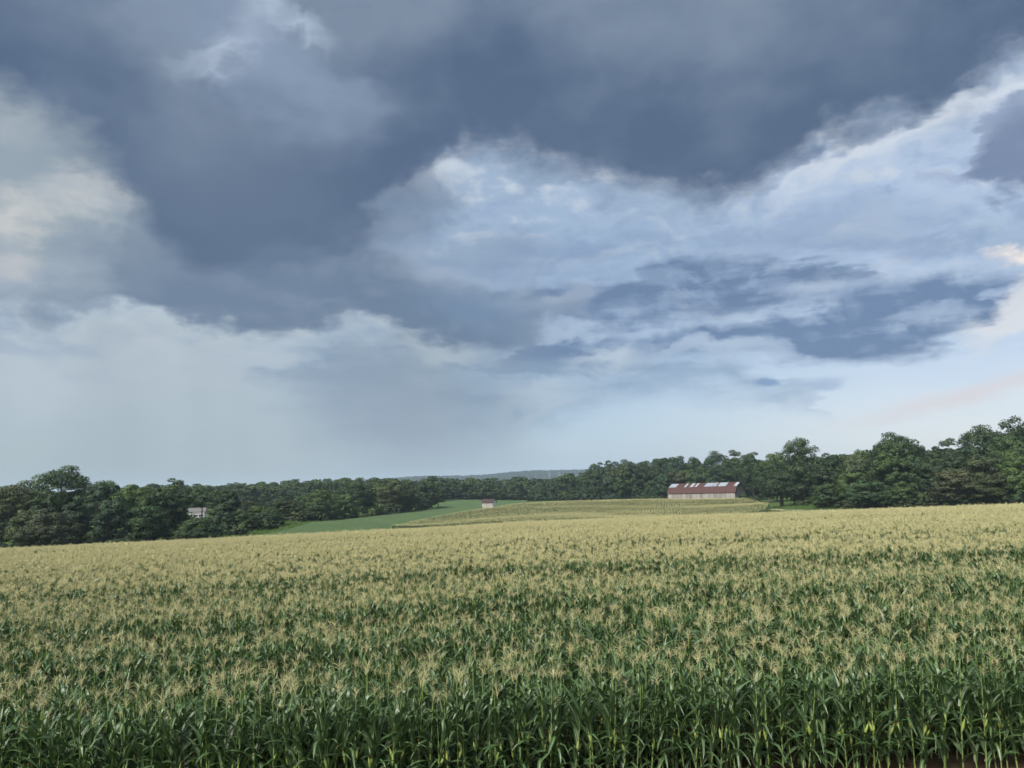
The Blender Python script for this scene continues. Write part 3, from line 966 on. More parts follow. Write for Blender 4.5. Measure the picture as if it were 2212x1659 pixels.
def crown_mesh(name, seed, H_, W_, base, n_cl, per, leaf, shape=1.0, gap=0.0, mat=None, low=0.0):
    """Many leaf sprays gathered in clumps through the crown's volume."""
    r = np.random.default_rng(seed)
    cz0, cz1 = base * H_, H_
    mid, hz = (cz0 + cz1) / 2, (cz1 - cz0) / 2
    cl = []
    tries = 0
    while len(cl) < n_cl and tries < 6000:
        tries += 1
        d = r.normal(size=3); d /= np.linalg.norm(d)
        rad = r.uniform(0.25, 1.0) ** 0.45
        zrel = d[2] * rad
        if zrel < -0.75 and low < 0.5: continue
        wid = W_ / 2 * (1 - max(0.0, zrel) ** 2 * 0.25 * shape) * (1.0 + 0.22 * math.sin(3 * math.atan2(d[1], d[0]) + seed) + 0.12 * math.sin(5 * math.atan2(d[1], d[0]) + 2 * seed))
        if low > 0 and zrel < 0: wid *= 1.0 + 0.1 * low
        c = np.array([d[0] * rad * wid, d[1] * rad * wid, mid + zrel * hz * (0.9 + 0.1 * math.sin(seed + 4 * d[0]))])
        cr = r.uniform(0.085, 0.15) * W_ * (1.0 if rad > 0.5 else 1.2)
        if c[2] + cr > H_: c[2] = H_ - cr * 0.8
        if c[2] - cr < 0.1: c[2] = cr * 0.8
        if gap and any(np.linalg.norm(c - o[0]) < gap * (cr + o[1]) for o in cl): continue
        cl.append((c, cr, r.uniform(0.0, 1.0)))
    V, Nn, T = [], [], []
    for c, cr, ct in cl:
        n = int(per * (cr / (0.115 * W_)) ** 1.5)
        d = r.normal(size=(n, 3)); d /= np.linalg.norm(d, axis=1)[:, None]
        d[:, 2] = np.where(d[:, 2] < -0.3, -d[:, 2] * 0.6, d[:, 2])
        d /= np.linalg.norm(d, axis=1)[:, None]
        rr = cr * r.uniform(0.45, 1.12, n) ** 0.6
        p = c + d * rr[:, None] * np.array([1.15, 1.15, 0.85])
        u = r.normal(size=(n, 3)); u -= d * (u * d).sum(1)[:, None] * r.uniform(0.4, 1.0, n)[:, None]
        u /= np.linalg.norm(u, axis=1)[:, None]
        w = np.cross(d, u); w /= np.linalg.norm(w, axis=1)[:, None] + 1e-9
        s = leaf * r.uniform(0.6, 1.25, n)
        bend = d * (s * 0.25)[:, None]
        q = np.stack([p - u * s[:, None] * 0.6, p - w * s[:, None] * 0.42 + bend, p + u * s[:, None] * 0.6, p + w * s[:, None] * 0.42 + bend], 1)
        V.append(q.reshape(-1, 3))
        out = (p - np.array([0, 0, mid])) / np.array([W_, W_, hz * 2])
        out /= np.linalg.norm(out, axis=1)[:, None] + 1e-9
        nn = d * 0.75 + out * 0.35 + r.normal(0, 0.22, (n, 3)); nn /= np.linalg.norm(nn, axis=1)[:, None]
        Nn.append(np.repeat(nn, 4, 0))
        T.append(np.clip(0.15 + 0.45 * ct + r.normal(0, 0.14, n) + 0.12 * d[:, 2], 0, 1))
    V, Nn, T = np.concatenate(V), np.concatenate(Nn), np.concatenate(T)
    f = np.arange(len(V)).reshape(-1, 4)
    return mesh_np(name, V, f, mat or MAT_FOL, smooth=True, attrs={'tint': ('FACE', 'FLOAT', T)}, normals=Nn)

def trunk_mesh(seed, H_, base, r0, limbs, mat):
    r = np.random.default_rng(seed)
    parts = []
    s = np.linspace(0, 1, 8)
    bend = r.uniform(-0.04, 0.04, 2) * H_
    tp = np.column_stack([bend[0] * s ** 2, bend[1] * s ** 2, s * H_ * 0.82 - 0.3])
    parts.append(tube_geo(tp, r0 * (1 - 0.85 * s) * np.where(s < 0.05, 1.5, 1.0), 8, 0))
    for k in range(limbs):
        h = r.uniform(max(base, 0.15), 0.62); a = r.uniform(0, 6.28); L = r.uniform(0.16, 0.30) * H_
        b0 = np.array([bend[0] * (h / 0.82) ** 2, bend[1] * (h / 0.82) ** 2, h * H_])
        q = np.linspace(0, 1, 5)[:, None]
        dirv = np.array([math.cos(a), math.sin(a), 0.0])
        pts = b0 + dirv * q * L + np.array([0, 0, 1.0]) * (q ** 1.6) * L * r.uniform(0.4, 0.9)
        parts.append(tube_geo(pts, r0 * 0.42 * (1 - 0.8 * q[:, 0]) * (1 - h * 0.6), 5, 0))
    v, f, mi = join_geo(parts)
    return mesh_np('trunk', v, f, mat, smooth=True)

FORMS = {}
def form(key, seeds, H_, W_, base, n_cl, per, leaf, r0, limbs, bark=None, **kw):
    FORMS[key] = [(crown_mesh('crown', s, H_, W_, base, n_cl, per, leaf, **kw), trunk_mesh(s + 50, H_, base, r0, limbs, bark or MAT_BARK), H_, W_) for s in seeds]
form('round', (1, 2, 3, 4), 18.0, 14.0, 0.16, 74, 120, 0.46, 0.36, 7)
form('tall', (5, 6, 7), 20.0, 10.5, 0.18, 66, 120, 0.44, 0.32, 6, shape=1.3)
form('edge', (8, 9, 10, 11), 13.0, 10.5, 0.02, 72, 120, 0.42, 0.26, 5, low=1.0)
form('open', (12, 13), 20.0, 13.5, 0.25, 78, 105, 0.42, 0.34, 9, gap=0.34)
form('high', (15,), 18.0, 10.5, 0.34, 48, 120, 0.42, 0.28, 5)
form('oak', (14,), 18.0, 19.0, 0.15, 110, 120, 0.48, 0.75, 9)
SHRUBS = [crown_mesh('shrub', 20 + k, 3.0, 4.2, 0.0, 26, 90, 0.26, low=1.0) for k in range(4)]

TINTS = {'dark': ((0.026, 0.051, 0.026), 'dark green'), 'mid': ((0.036, 0.068, 0.031), 'mid green'), 'fresh': ((0.056, 0.097, 0.036), 'light green'),
         'olive': ((0.046, 0.068, 0.033), 'olive green'), 'rust': ((0.046, 0.060, 0.036), 'greyish olive'), 'blue': ((0.029, 0.056, 0.034), 'bluish green')}
ORD = lambda n: str(n) + ('th' if 10 <= n % 100 <= 20 else {1: 'st', 2: 'nd', 3: 'rd'}.get(n % 10, 'th'))

def plant_tree(px, d, top_py, key, tint, label, group, width=None, dx=0.0, cat='tree', sink=0.0):
    g = at(px, 1100, d)
    x, y = g.x + dx, g.y
    z = h1(x, y) - sink
    hgt = at(px, top_py, d).z - z
    i = random.randrange(len(FORMS[key]))
    cm, tm, H_, W_ = FORMS[key][i]
    root = link('broadleaf_tree', None)
    sz = hgt / H_
    sw = (width / W_) if width else sz * random.uniform(0.9, 1.12)
    root.location = (x, y, z); root.rotation_euler = (0, 0, random.uniform(0, 6.28)); root.scale = (sw, sw, sz)
    link('trunk', tm, root)
    c = link('crown', cm, root)
    k = random.uniform(0.86, 1.16); base = TINTS[tint][0]
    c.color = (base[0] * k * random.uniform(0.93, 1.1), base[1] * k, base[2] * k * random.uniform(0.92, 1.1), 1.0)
    tag(root, label, cat, group)
    return root

def prof(table, x):
    return float(np.interp(x, [p[0] for p in table], [p[1] for p in table]))

R_TOP = ((1160, 1044), (1200, 1036), (1262, 1030), (1290, 1001), (1320, 994), (1400, 990), (1440, 981), (1500, 983), (1560, 978), (1640, 971), (1690, 972), (1775, 972),
         (1850, 967), (1900, 958), (2000, 955), (2060, 945), (2120, 930), (2160, 912), (2212, 893), (2300, 880), (2420, 885))
R_DEP = ((1160, 445), (1300, 415), (1440, 392), (1560, 372), (1620, 345), (1650, 290), (1700, 266), (1800, 228), (1900, 210), (2212, 196), (2420, 196))
L_TOP = ((-160, 1050), (0, 1047), (60, 1042), (80, 1052), (200, 1036), (250, 1044), (320, 1047), (345, 1053), (400, 1042), (450, 1057), (495, 1052), (510, 1078), (560, 1082),
         (600, 1076), (660, 1066), (700, 1062), (725, 1048), (800, 1043), (880, 1038), (925, 1042), (945, 1055))
L_DEP = ((-160, 168), (0, 170), (300, 177), (500, 193), (600, 214), (700, 255), (800, 293), (900, 335), (945, 350))

def covers_house(px, d, half):
    return d < 240 and abs(px - 428) < 17 + half

def wood(side, top_t, dep_t, x0, x1, gaps):
    """Three ranks of trees; heights follow the skyline."""
    where = {'left': 'left-hand wood', 'right': 'wood right of barn'}[side]
    for rank, (dd, keys, hf, sp, word) in enumerate(((0.0, ('edge', 'edge'), (0.40, 0.80), 7.5, 'front rank'),
                                                     (9.0, ('round', 'tall', 'edge', 'round'), (0.76, 1.0), 8.5, 'middle rank'),
                                                     (22.0, ('round', 'tall', 'tall', 'open'), (0.93, 1.06), 9.5, 'back rank'))):
        px, n = x0 + random.uniform(-5, 5), 0
        while px < x1:
            d = prof(dep_t, px) + dd + random.uniform(-2.5, 2.5)
            step = sp * 1661.0 / d * random.uniform(0.75, 1.2)
            g = at(px, 1100, d)
            zg = h1(g.x, g.y)
            hz = at(px, prof(top_t, px), d).z - zg
            # height of the tree as a share of the skyline above it
            hgt = hz * random.uniform(*hf)
            key = random.choice(keys)
            wd = hgt * random.uniform(0.62, 0.8) if key != 'tall' else hgt * 0.55
            wd = min(max(wd, 7.5), 13.0)
            half = wd * 0.5 * 1661.0 / d
            ok = not any(a - half * 0.6 < px < b + half * 0.6 and rank <= rk for a, b, rk in gaps)
            if covers_house(px, d, half * 0.95): ok = False
            if ok:
                n += 1
                tn = random.choices(('dark', 'mid', 'fresh', 'olive', 'rust', 'blue'), (4, 5, 2.6, 1.6, 0.4, 3))[0]
                size_w = 'tall' if hgt > 18 else 'low' if hgt < 11 else 'medium'
                lab = '%s %s tree, %s from left, %s, %s' % (size_w, TINTS[tn][1], ORD(n), word, where)
                zt = zg + hgt
                # picture row of that top
                u = Vector((g.x, g.y, zt)) - EYE
                lc = CAM_R.transposed() @ u
                top_py = 829.5 - 1661.0 * lc.y / -lc.z
                plant_tree(px, d, top_py, key, tn, lab, 'trees of the %s' % where, wd)
            px += step

wood('left', L_TOP, L_DEP, -150, 950, ())
wood('right', R_TOP, R_DEP, 1170, 2400, ((1640, 1735, 0),))

# trees that stand out
def special(px, d, top, key, tint, label, width):
    plant_tree(px, d, top, key, tint, label, None, width)
special(128, 182, 1006, 'open', 'mid', 'tallest tree of the left-hand wood, airy crown above its neighbours', 12.5)
special(40, 180, 1038, 'open', 'olive', 'airy olive tree at the left edge of the picture beside the tallest tree', 10.5)
special(378, 197, 1033, 'tall', 'mid', 'slim tree rising above the half-hidden white house', 7.5)
special(482, 205, 1046, 'tall', 'mid', 'slim tree at the right end of the tall left-hand trees', 6.5)
special(690, 262, 1058, 'round', 'fresh', 'bright yellow green round tree in the middle of the left-hand wood', 13.0)
special(770, 292, 1040, 'round', 'dark', 'dark round tree next to the bright yellow green one', 14.0)
special(850, 318, 1035, 'round', 'olive', 'broad olive tree near the soybean end of the left-hand wood', 15.0)
special(922, 345, 1040, 'edge', 'dark', 'dark tree leafy to the ground at the soybean end of the wood', 11.0)
special(110, 163, 1098, 'edge', 'rust', 'low greyish olive tree at the front of the left-hand wood', 8.5)
special(60, 165, 1100, 'edge', 'olive', 'low olive tree at the far left front of the wood', 7.5)
special(1690, 254, 1020, 'oak', 'dark', 'spreading dark oak with a stout bare trunk beside the dirt track', 17.0)
special(1732, 262, 944, 'open', 'mid', 'airy tall tree rising above the oak by the track', 12.0)
special(1950, 222, 932, 'open', 'mid', 'tallest crown above the middle of the wood right of the barn', 12.0)
special(1990, 225, 945, 'tall', 'dark', 'narrow dark top beside the tallest crown right of the barn', 5.5)
special(2070, 199, 1010, 'edge', 'rust', 'greyish olive tree at the front of the wood near the right edge', 11.5)
special(2130, 196, 1030, 'edge', 'olive', 'pale olive tree at the front of the wood near the right edge', 10.0)
special(1880, 207, 1035, 'edge', 'mid', 'leafy mid green tree at the front edge right of the oak', 10.0)
special(1790, 226, 1045, 'edge', 'mid', 'low leafy tree next to the oak, foliage down to the track', 9.5)
special(1646, 338, 1040, 'edge', 'dark', 'dark bushy tree just right of the barn', 9.0)
special(374, 190, 1075, 'edge', 'mid', 'mid green tree leafy to the ground left of the half-hidden house', 7.0)
special(484, 196, 1085, 'edge', 'dark', 'dark tree leafy to the ground right of the half-hidden house', 7.0)
special(436, 214, 1050, 'high', 'mid', 'high-crowned tree whose branches hang over the half-hidden house', 8.5)
special(428, 255, 1052, 'round', 'mid', 'round tree rising straight behind the half-hidden house', 13.0)
special(432, 176, 1118, 'edge', 'mid', 'low bushy tree below the half-hidden house', 8.0)

# shrubs along the feet of the woods
def shrub(px, d, h_, w_, tint, label, group):
    g = at(px, 1100, d)
    o = link('shrub', random.choice(SHRUBS), None, (g.x, g.y, h1(g.x, g.y) - 0.15))
    o.scale = (w_ / 4.2, w_ / 4.2, h_ / 3.0); o.rotation_euler = (0, 0, random.uniform(0, 6.28))
    b = TINTS[tint][0]; k = random.uniform(0.9, 1.2)
    o.color = (b[0] * k, b[1] * k, b[2] * k, 1.0)
    tag(o, label, 'shrub', group)
n = 0
for px in np.arange(-60, 940, 11):
    d = prof(L_DEP, px) + random.uniform(-8.0, 4.0)
    if random.random() < 0.15: continue
    n += 1
    tn = random.choice(('mid', 'fresh', 'dark', 'olive'))
    shrub(px + random.uniform(-6, 6), d, random.uniform(1.4, 3.6), random.uniform(2.6, 5.0), tn,
          '%s shrub, %s from the left at the foot of the left-hand wood' % (TINTS[tn][1], ORD(n)), 'shrubs at the foot of the left-hand wood')
n = 0
for px in np.arange(1740, 2300, 24):
    d = prof(R_DEP, px) - random.uniform(2.0, 5.0)
    n += 1
    tn = random.choice(('mid', 'dark', 'dark', 'olive', 'rust'))
    shrub(px + random.uniform(-6, 6), d, random.uniform(1.8, 4.2), random.uniform(3.0, 5.5), tn,
          '%s shrub, %s from the oak, foot of wood right of barn' % (TINTS[tn][1], ORD(n)), 'shrubs at the foot of the wood right of the barn')
n = 0
for px in np.arange(1165, 1640, 15):
    d = prof(R_DEP, px) - random.uniform(3.0, 6.0)
    if 1425 < px < 1600 and d < 362: d = 366
    n += 1
    tn = random.choice(('mid', 'dark', 'blue'))
    shrub(px, d, random.uniform(2.5, 4.5), random.uniform(4.0, 6.5), tn, '%s shrub, %s from left, belt behind the second corn field' % (TINTS[tn][1], ORD(n)), 'shrubs behind the second corn field')
shrub(1136, 318, 2.6, 3.2, 'olive', 'lone olive shrub on the corner between corn and soybeans', None)
shrub(1607, 318, 4.0, 4.0, 'mid', 'leafy shrub against the right corner of the barn', None)

# woods too far off to tell tree from tree
far_forms = bpy.data.collections.new('distant_tree_forms')
for k in range(4):
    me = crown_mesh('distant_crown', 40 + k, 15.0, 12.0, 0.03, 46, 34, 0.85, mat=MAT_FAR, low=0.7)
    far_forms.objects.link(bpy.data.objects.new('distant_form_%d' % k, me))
MAT_HILL = far_foliage('shaded_hill_foliage', (0.022, 0.040, 0.026), (0.034, 0.056, 0.032))  # distant foliage with the cloud shadow on the ridge darkened into its colour
hill_forms = bpy.data.collections.new('hill_tree_forms')
for k in range(3):
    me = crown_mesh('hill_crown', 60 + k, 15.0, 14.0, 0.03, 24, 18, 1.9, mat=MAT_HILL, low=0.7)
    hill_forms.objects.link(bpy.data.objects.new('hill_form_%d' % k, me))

def wood_mass(name, pts, label, colx, nf, hs=(0.75, 1.15)):
    pts = np.asarray(pts)
    n = len(pts)
    s = rng.uniform(*hs, n)
    sc = np.column_stack([s * rng.uniform(0.85, 1.2, n), s * rng.uniform(0.85, 1.2, n), s])
    rot = np.column_stack([np.zeros(n), np.zeros(n), rng.uniform(0, 6.28, n)])
    z = H(pts[:, 0], pts[:, 1]) - 0.3
    tag(scatter(name, np.column_stack([pts, z]), rot, sc, rng.integers(0, nf, n), colx), label, 'wood', kind='stuff')

def patch(px0, px1, d0, d1, sp):
    out = []
    d = d0
    while d < d1:
        a, b = at(px0, 1080, d).x, at(px1, 1080, d).x
        x = np.arange(a, b, sp)
        out.append(np.column_stack([x + rng.uniform(-0.35, 0.35, x.shape) * sp, np.full(x.shape, d) + rng.uniform(-0.4, 0.4, x.shape) * sp]))
        d += sp
    return np.concatenate(out)
wood_mass('wood_beyond_soybeans', np.concatenate([patch(930, 1300, 500, 640, 8.0), patch(850, 1350, 650, 900, 11.0)]),
          'belt of mixed trees beyond the soybean field', far_forms, 4)
wood_mass('wood_beyond_left_trees', np.concatenate([patch(-150, 960, 420, 560, 9.0), patch(-150, 960, 570, 900, 14.0)]),
          'hazy band of trees behind the left-hand wood', far_forms, 4, (0.62, 1.02))
wood_mass('wood_behind_right_trees', np.concatenate([patch(1760, 2420, 255, 340, 9.0), patch(1660, 1800, 400, 460, 9.0), patch(1230, 1660, 445, 520, 9.0)]),
          'depth of the wood behind its front trees on the right', far_forms, 4, (0.9, 1.2))
hp = []
for d in np.arange(1500, 3900, 34.0):
    x = np.arange(-0.36 * d, 0.34 * d, 15.0 if d > 2600 else 24.0)
    hp.append(np.column_stack([x + rng.uniform(-7, 7, x.shape), d + rng.uniform(-16, 16, x.shape)]))
wood_mass('wooded_hill', np.concatenate(hp), 'blue hazed wooded ridge on the horizon', hill_forms, 3, (0.7, 1.2))

# rough grass along the left-hand wood, by the track and round the oak
tuft_forms = bpy.data.collections.new('grass_forms')
MAT_TUFT = crop_mat('rough_grass_blades', (0.085, 0.150, 0.040), (0.115, 0.175, 0.055), (0.1, 0.2, 0.04), 0.7, 0.2, 0.25)
for k in range(3):
    r = np.random.default_rng(300 + k)
    parts = []
    for b in range(16):
        g = leaf_geo(r.uniform(0.35, 0.75), 0.05, r.uniform(0.05, 0.4), r.uniform(0.6, 1.8), 3, 0.0, False)
        parts.append((rot_z(g[0], r.uniform(0, 6.28)) + (r.uniform(-0.3, 0.3), r.uniform(-0.3, 0.3), 0), g[1], g[2]))
    v, f, mi = join_geo(parts)
    tuft_forms.objects.link(bpy.data.objects.new('tuft_form_%d' % k, mesh_np('tuft', v, f, MAT_TUFT, smooth=True)))
gp = []
for px0, px1, d0, d1, sp in ((380, 760, 168, 262, 0.8), (1600, 1900, 203, 262, 0.8)):
    gp.append(patch(px0, px1, d0, d1, sp))
gp = np.concatenate(gp)
ok = ~inside(SOY, gp[:, 0], gp[:, 1]) & ~inside(RISE, gp[:, 0], gp[:, 1])
tp = np.array(trk)
dist = np.min([np.hypot(gp[:, 0] - (a[0] + (b[0] - a[0]) * q), gp[:, 1] - (a[1] + (b[1] - a[1]) * q)) for a, b in zip(tp[:-1], tp[1:]) for q in (0, .25, .5, .75)], axis=0)
gp = gp[ok & (dist > 1.9)]
n = len(gp)
tag(scatter('rough_grass', np.column_stack([gp, H(gp[:, 0], gp[:, 1])]), np.column_stack([np.zeros(n), np.zeros(n), rng.uniform(0, 6.28, n)]),
            np.repeat(rng.uniform(0.6, 1.3, n), 3), rng.integers(0, 3, n), tuft_forms), 'rough green grass along the field margins', 'grass', kind='stuff')

# ================================================================== buildings
def tint_mat(name, a, b, rough=0.85, spec=0.2, streak=None, metal=0.0, scale=1.0, amt=0.6):
    m, nt = mat_new(name); t = NT(nt); p = t.objpos()
    c = t.mix(t.attr('tint'), a, b)
    if streak:
        mp = t.n('ShaderNodeMapping'); mp.inputs['Scale'].default_value = (2.2 * scale, 2.2 * scale, 0.35 * scale)
        t.put(mp.inputs[0], p)
        c = t.mix(t.rng(t.noise(mp.outputs[0], 1.0, 5.0, 0.65), 0.42, 0.72, 0.0, amt), c, streak)
    t.out(t.bsdf(c, rough, spec, None, metal))
    return m
MAT_BOARD = tint_mat('weathered_boards', (0.175, 0.160, 0.150), (0.400, 0.370, 0.345), 0.9, 0.1, (0.090, 0.083, 0.078))
MAT_GABLE = tint_mat('grey_gable_boards', (0.115, 0.116, 0.118), (0.210, 0.208, 0.206), 0.9, 0.1, (0.065, 0.066, 0.070))
MAT_ROOF = tint_mat('rusty_red_roof', (0.062, 0.034, 0.031), (0.084, 0.046, 0.042), 0.8, 0.12, (0.046, 0.032, 0.030))
MAT_SHEET = tint_mat('bare_metal_sheet', (0.20, 0.24, 0.29), (0.29, 0.33, 0.37), 0.7, 0.2, (0.12, 0.12, 0.13), 0.0)
MAT_MAROON = tint_mat('dull_maroon_roof', (0.050, 0.034, 0.036), (0.066, 0.045, 0.046), 0.85, 0.1, (0.040, 0.030, 0.031))
MAT_PALEWOOD = tint_mat('pale_shed_boards', (0.26, 0.245, 0.225), (0.44, 0.42, 0.39), 0.9, 0.1, (0.18, 0.17, 0.155))
MAT_WHITE = tint_mat('white_paint', (0.72, 0.73, 0.74), (0.80, 0.80, 0.80), 0.6, 0.3, (0.60, 0.60, 0.60))
MAT_DARKWOOD = tint_mat('dark_door_boards', (0.045, 0.046, 0.050), (0.070, 0.070, 0.074), 0.9, 0.1)
MAT_SHINGLE = tint_mat('grey_shingles', (0.10, 0.10, 0.105), (0.15, 0.15, 0.155), 0.9, 0.15, (0.08, 0.08, 0.08))
MAT_PANE = tint_mat('dark_window_glass', (0.02, 0.024, 0.03), (0.03, 0.034, 0.04), 0.1, 0.6)
MAT_STEEL = tint_mat('galvanised_steel', (0.25, 0.26, 0.27), (0.30, 0.31, 0.32), 0.5, 0.4)

def boards_along(mb, p0, ax, length, z0, top_fn, n, outw, thick=0.03, r=None, wide=(0.2, 0.34)):
    """Upright boards side by side from p0 along ax; top_fn gives the height at a distance."""
    r = r or random
    s = 0.0
    ax, outw = Vector(ax), Vector(outw)
    run = r.random()
    while s < length - 0.02:
        w = min(r.uniform(*wide), length - s)
        if r.random() < 0.15: run = r.random()
        a, b = p0 + ax * (s + 0.012), p0 + ax * (s + w - 0.012)
        t_ = thick * r.uniform(0.6, 1.5)
        lo = z0 - r.uniform(0.0, 0.12)
        ta, tb = top_fn(s + 0.012), top_fn(s + w - 0.012)
        if max(ta, tb) > lo + 0.05:
            mb.hexa([(a.x, a.y, lo), (b.x, b.y, lo), (b.x + outw.x * t_, b.y + outw.y * t_, lo), (a.x + outw.x * t_, a.y + outw.y * t_, lo),
                     (a.x, a.y, ta), (b.x, b.y, tb), (b.x + outw.x * t_, b.y + outw.y * t_, tb), (a.x + outw.x * t_, a.y + outw.y * t_, ta)],
                    min(1, max(0, 0.6 * run + 0.4 * r.random())))
        s += w

def gambrel(name, loc, yaw, L, Wd, wall, brk, brk_h, rise, label, cat, board_f, board_g, roof_m, sheets=(), gable_paint=None, door=True, over=0.35, wide=(0.2, 0.34)):
    """Long side faces -y, right-hand gable faces +x. brk = half width at the break of slope."""
    root = link(name, None, None, loc); root.rotation_euler = (0, 0, yaw)
    tag(root, label, cat)
    hx, hy = L / 2, Wd / 2
    zb, zr = wall + brk_h, wall + brk_h + rise
    def gable_top(s):
        q = abs(s - hy)
        return zb + (zr - zb) * (1 - q / brk) if q < brk else wall + (zb - wall) * (1 - (q - brk) / (hy - brk))
    # walls: a backing with the boards on it
    for k, (p0, ax, ln, fn, ow, mt) in enumerate((
            (Vector((-hx, -hy, 0)), (1, 0, 0), L, lambda s: wall, (0, -1, 0), board_f), (Vector((-hx, hy, 0)), (1, 0, 0), L, lambda s: wall, (0, 1, 0), board_f),
            (Vector((hx, -hy, 0)), (0, 1, 0), Wd, gable_top, (1, 0, 0), gable_paint or board_g), (Vector((-hx, -hy, 0)), (0, 1, 0), Wd, gable_top, (-1, 0, 0), board_g))):
        mb = MB()
        axv, owv = Vector(ax), Vector(ow)
        if k < 2:
            a, b = p0 - owv * 0.1, p0 + axv * ln - owv * 0.1
            mb.hexa([(a.x, a.y, -0.6), (b.x, b.y, -0.6), (b.x, b.y + ow[1] * 0.1, -0.6), (a.x, a.y + ow[1] * 0.1, -0.6), (a.x, a.y, wall - 0.03), (b.x, b.y, wall - 0.03), (b.x, b.y + ow[1] * 0.1, wall - 0.03), (a.x, a.y + ow[1] * 0.1, wall - 0.03)])
        else:
            pts = [(0.11, -0.6), (ln - 0.11, -0.6), (ln - 0.11, wall - 0.03), (hy + brk, zb - 0.06), (hy, zr - 0.06), (hy - brk, zb - 0.06), (0.11, wall - 0.03)]
            q0 = [(p0 + axv * s - owv * 0.1) for s, _ in pts]; q1 = [(p0 + axv * s) for s, _ in pts]
            mb.face([(q.x, q.y, z) for q, (_, z) in zip(q0, pts)]); mb.face([(q.x, q.y, z) for q, (_, z) in zip(q1, pts)])
            for i in range(7):
                j = (i + 1) % 7
                mb.face([(q0[i].x, q0[i].y, pts[i][1]), (q0[j].x, q0[j].y, pts[j][1]), (q1[j].x, q1[j].y, pts[j][1]), (q1[i].x, q1[i].y, pts[i][1])])
        w_ = mb.build('wall', MAT_DARKWOOD, root)
        bb = MB()
        boards_along(bb, p0 + owv * 0.004, ax, ln, -0.35, (lambda s, f=fn: f(min(max(s, 0), ln)) - 0.02), 0, ow, wide=wide)
        bb.build('boards', mt, w_, 'stuff')
    # roof: two slopes each side, seamed
    for sgn in (-1, 1):
        ed = over
        e_y = hy + 0.30; e_z = wall - 0.30 * brk_h / (hy - brk) * 0.6
        low = [(-hx - ed, sgn * e_y, e_z), (hx + ed, sgn * e_y, e_z), (hx + ed, sgn * brk, zb), (-hx - ed, sgn * brk, zb)]
        upq = [(-hx - ed, sgn * brk, zb), (hx + ed, sgn * brk, zb), (hx + ed, 0, zr), (-hx - ed, 0, zr)]
        for kind_, q in (('low', low), ('up', upq)):
            q = [Vector(p) for p in q]
            nrm = (q[1] - q[0]).cross(q[3] - q[0]).normalized()
            if nrm.z < 0: nrm = -nrm
            mb = MB(); mb.slab(*q, nrm, 0.0 if kind_ == 'low' else 0.004, 0.05 if kind_ == 'low' else 0.054)
            sl = mb.build('roof_slope', roof_m, root)
            rb = MB()
            n_r = max(3, int((L + 2 * ed) / 0.75))
            for i in range(n_r + 1):
                f_ = i / n_r
                if kind_ == 'up' and sgn < 0 and any(a - 0.004 < f_ < b + 0.004 for a, b in sheets): continue
                a = q[0].lerp(q[1], f_); b = q[3].lerp(q[2], f_)
                ax = (q[1] - q[0]).normalized() * 0.02
                rb.slab(a - ax, a + ax, b + ax, b - ax, nrm, 0.055, 0.085, random.random())
            rb.build('seams', roof_m, sl, 'stuff')
            if kind_ == 'up' and sgn < 0:
                for a, b in sheets:
                    s_ = MB()
                    lo0, lo1 = q[0].lerp(q[1], a), q[0].lerp(q[1], b); up0, up1 = q[3].lerp(q[2], a), q[3].lerp(q[2], b)
                    s_.slab(lo0, lo1, up1, up0, nrm, 0.058, 0.075, random.random())
                    s_.build('metal_sheet', MAT_SHEET, sl)
    mb = MB(); mb.box(-hx - over - 0.02, hx + over + 0.02, -0.14, 0.14, zr + 0.03, zr + 0.10); mb.build('ridge_cap', roof_m, root)
    for sx in (-1, 1):
        for sgn in (-1, 1):
            xo = sx * (hx + over)
            mb = MB()
            for (ya, za), (yb, z_b) in (((hy + 0.28, wall - 0.12), (brk, zb - 0.03)), ((brk, zb - 0.03), (0.0, zr - 0.03))):
                mb.hexa([(xo - 0.05, sgn * ya, za - 0.2), (xo + 0.03, sgn * ya, za - 0.2), (xo + 0.03, sgn * yb, z_b - 0.2), (xo - 0.05, sgn * yb, z_b - 0.2),
                         (xo - 0.05, sgn * ya, za), (xo + 0.03, sgn * ya, za), (xo + 0.03, sgn * yb, z_b), (xo - 0.05, sgn * yb, z_b)])
            mb.build('rake_board', MAT_DARKWOOD, root)
    if door:
        mb = MB()
        for i in range(7): mb.box(hx + 0.05, hx + 0.10, -1.5 + i * 0.43, -1.5 + i * 0.43 + 0.41, -0.3, 2.5, random.random())
        d_ = mb.build('door', MAT_DARKWOOD, root)
        mb = MB(); mb.box(hx + 0.102, hx + 0.13, -1.45, 1.45, 2.1, 2.25); mb.box(hx + 0.102, hx + 0.13, -1.45, 1.45, 0.5, 0.65); mb.build('door_batten', MAT_GABLE, d_)
        mb = MB(); mb.box(hx + 0.06, hx + 0.12, -hy * 0.72, hy * 0.72, zb - 0.15, zb - 0.0); mb.build('trim_board', MAT_DARKWOOD, root)
        mb = MB(); mb.box(hx + 0.06, hx + 0.10, -0.5, 0.5, zb - 1.6, zb - 0.3); mb.build('loft_door', MAT_GABLE, root)
    return root

SHEETS = ((0.0, 0.108), (0.235, 0.262), (0.318, 0.365), (0.395, 0.424), (0.53, 0.655), (0.662, 0.702), (0.727, 0.84), (0.955, 1.0))
g = at(1526, 1085, 340)
gambrel('barn', (g.x, g.y, h1(g.x, g.y) + 0.9), math.radians(-40.0), 31.5, 10.5, 3.9, 3.5, 2.45, 1.55,
        'long weathered grey barn with rusty red gambrel roof and bright metal patches', 'barn', MAT_BOARD, MAT_GABLE, MAT_ROOF, SHEETS)

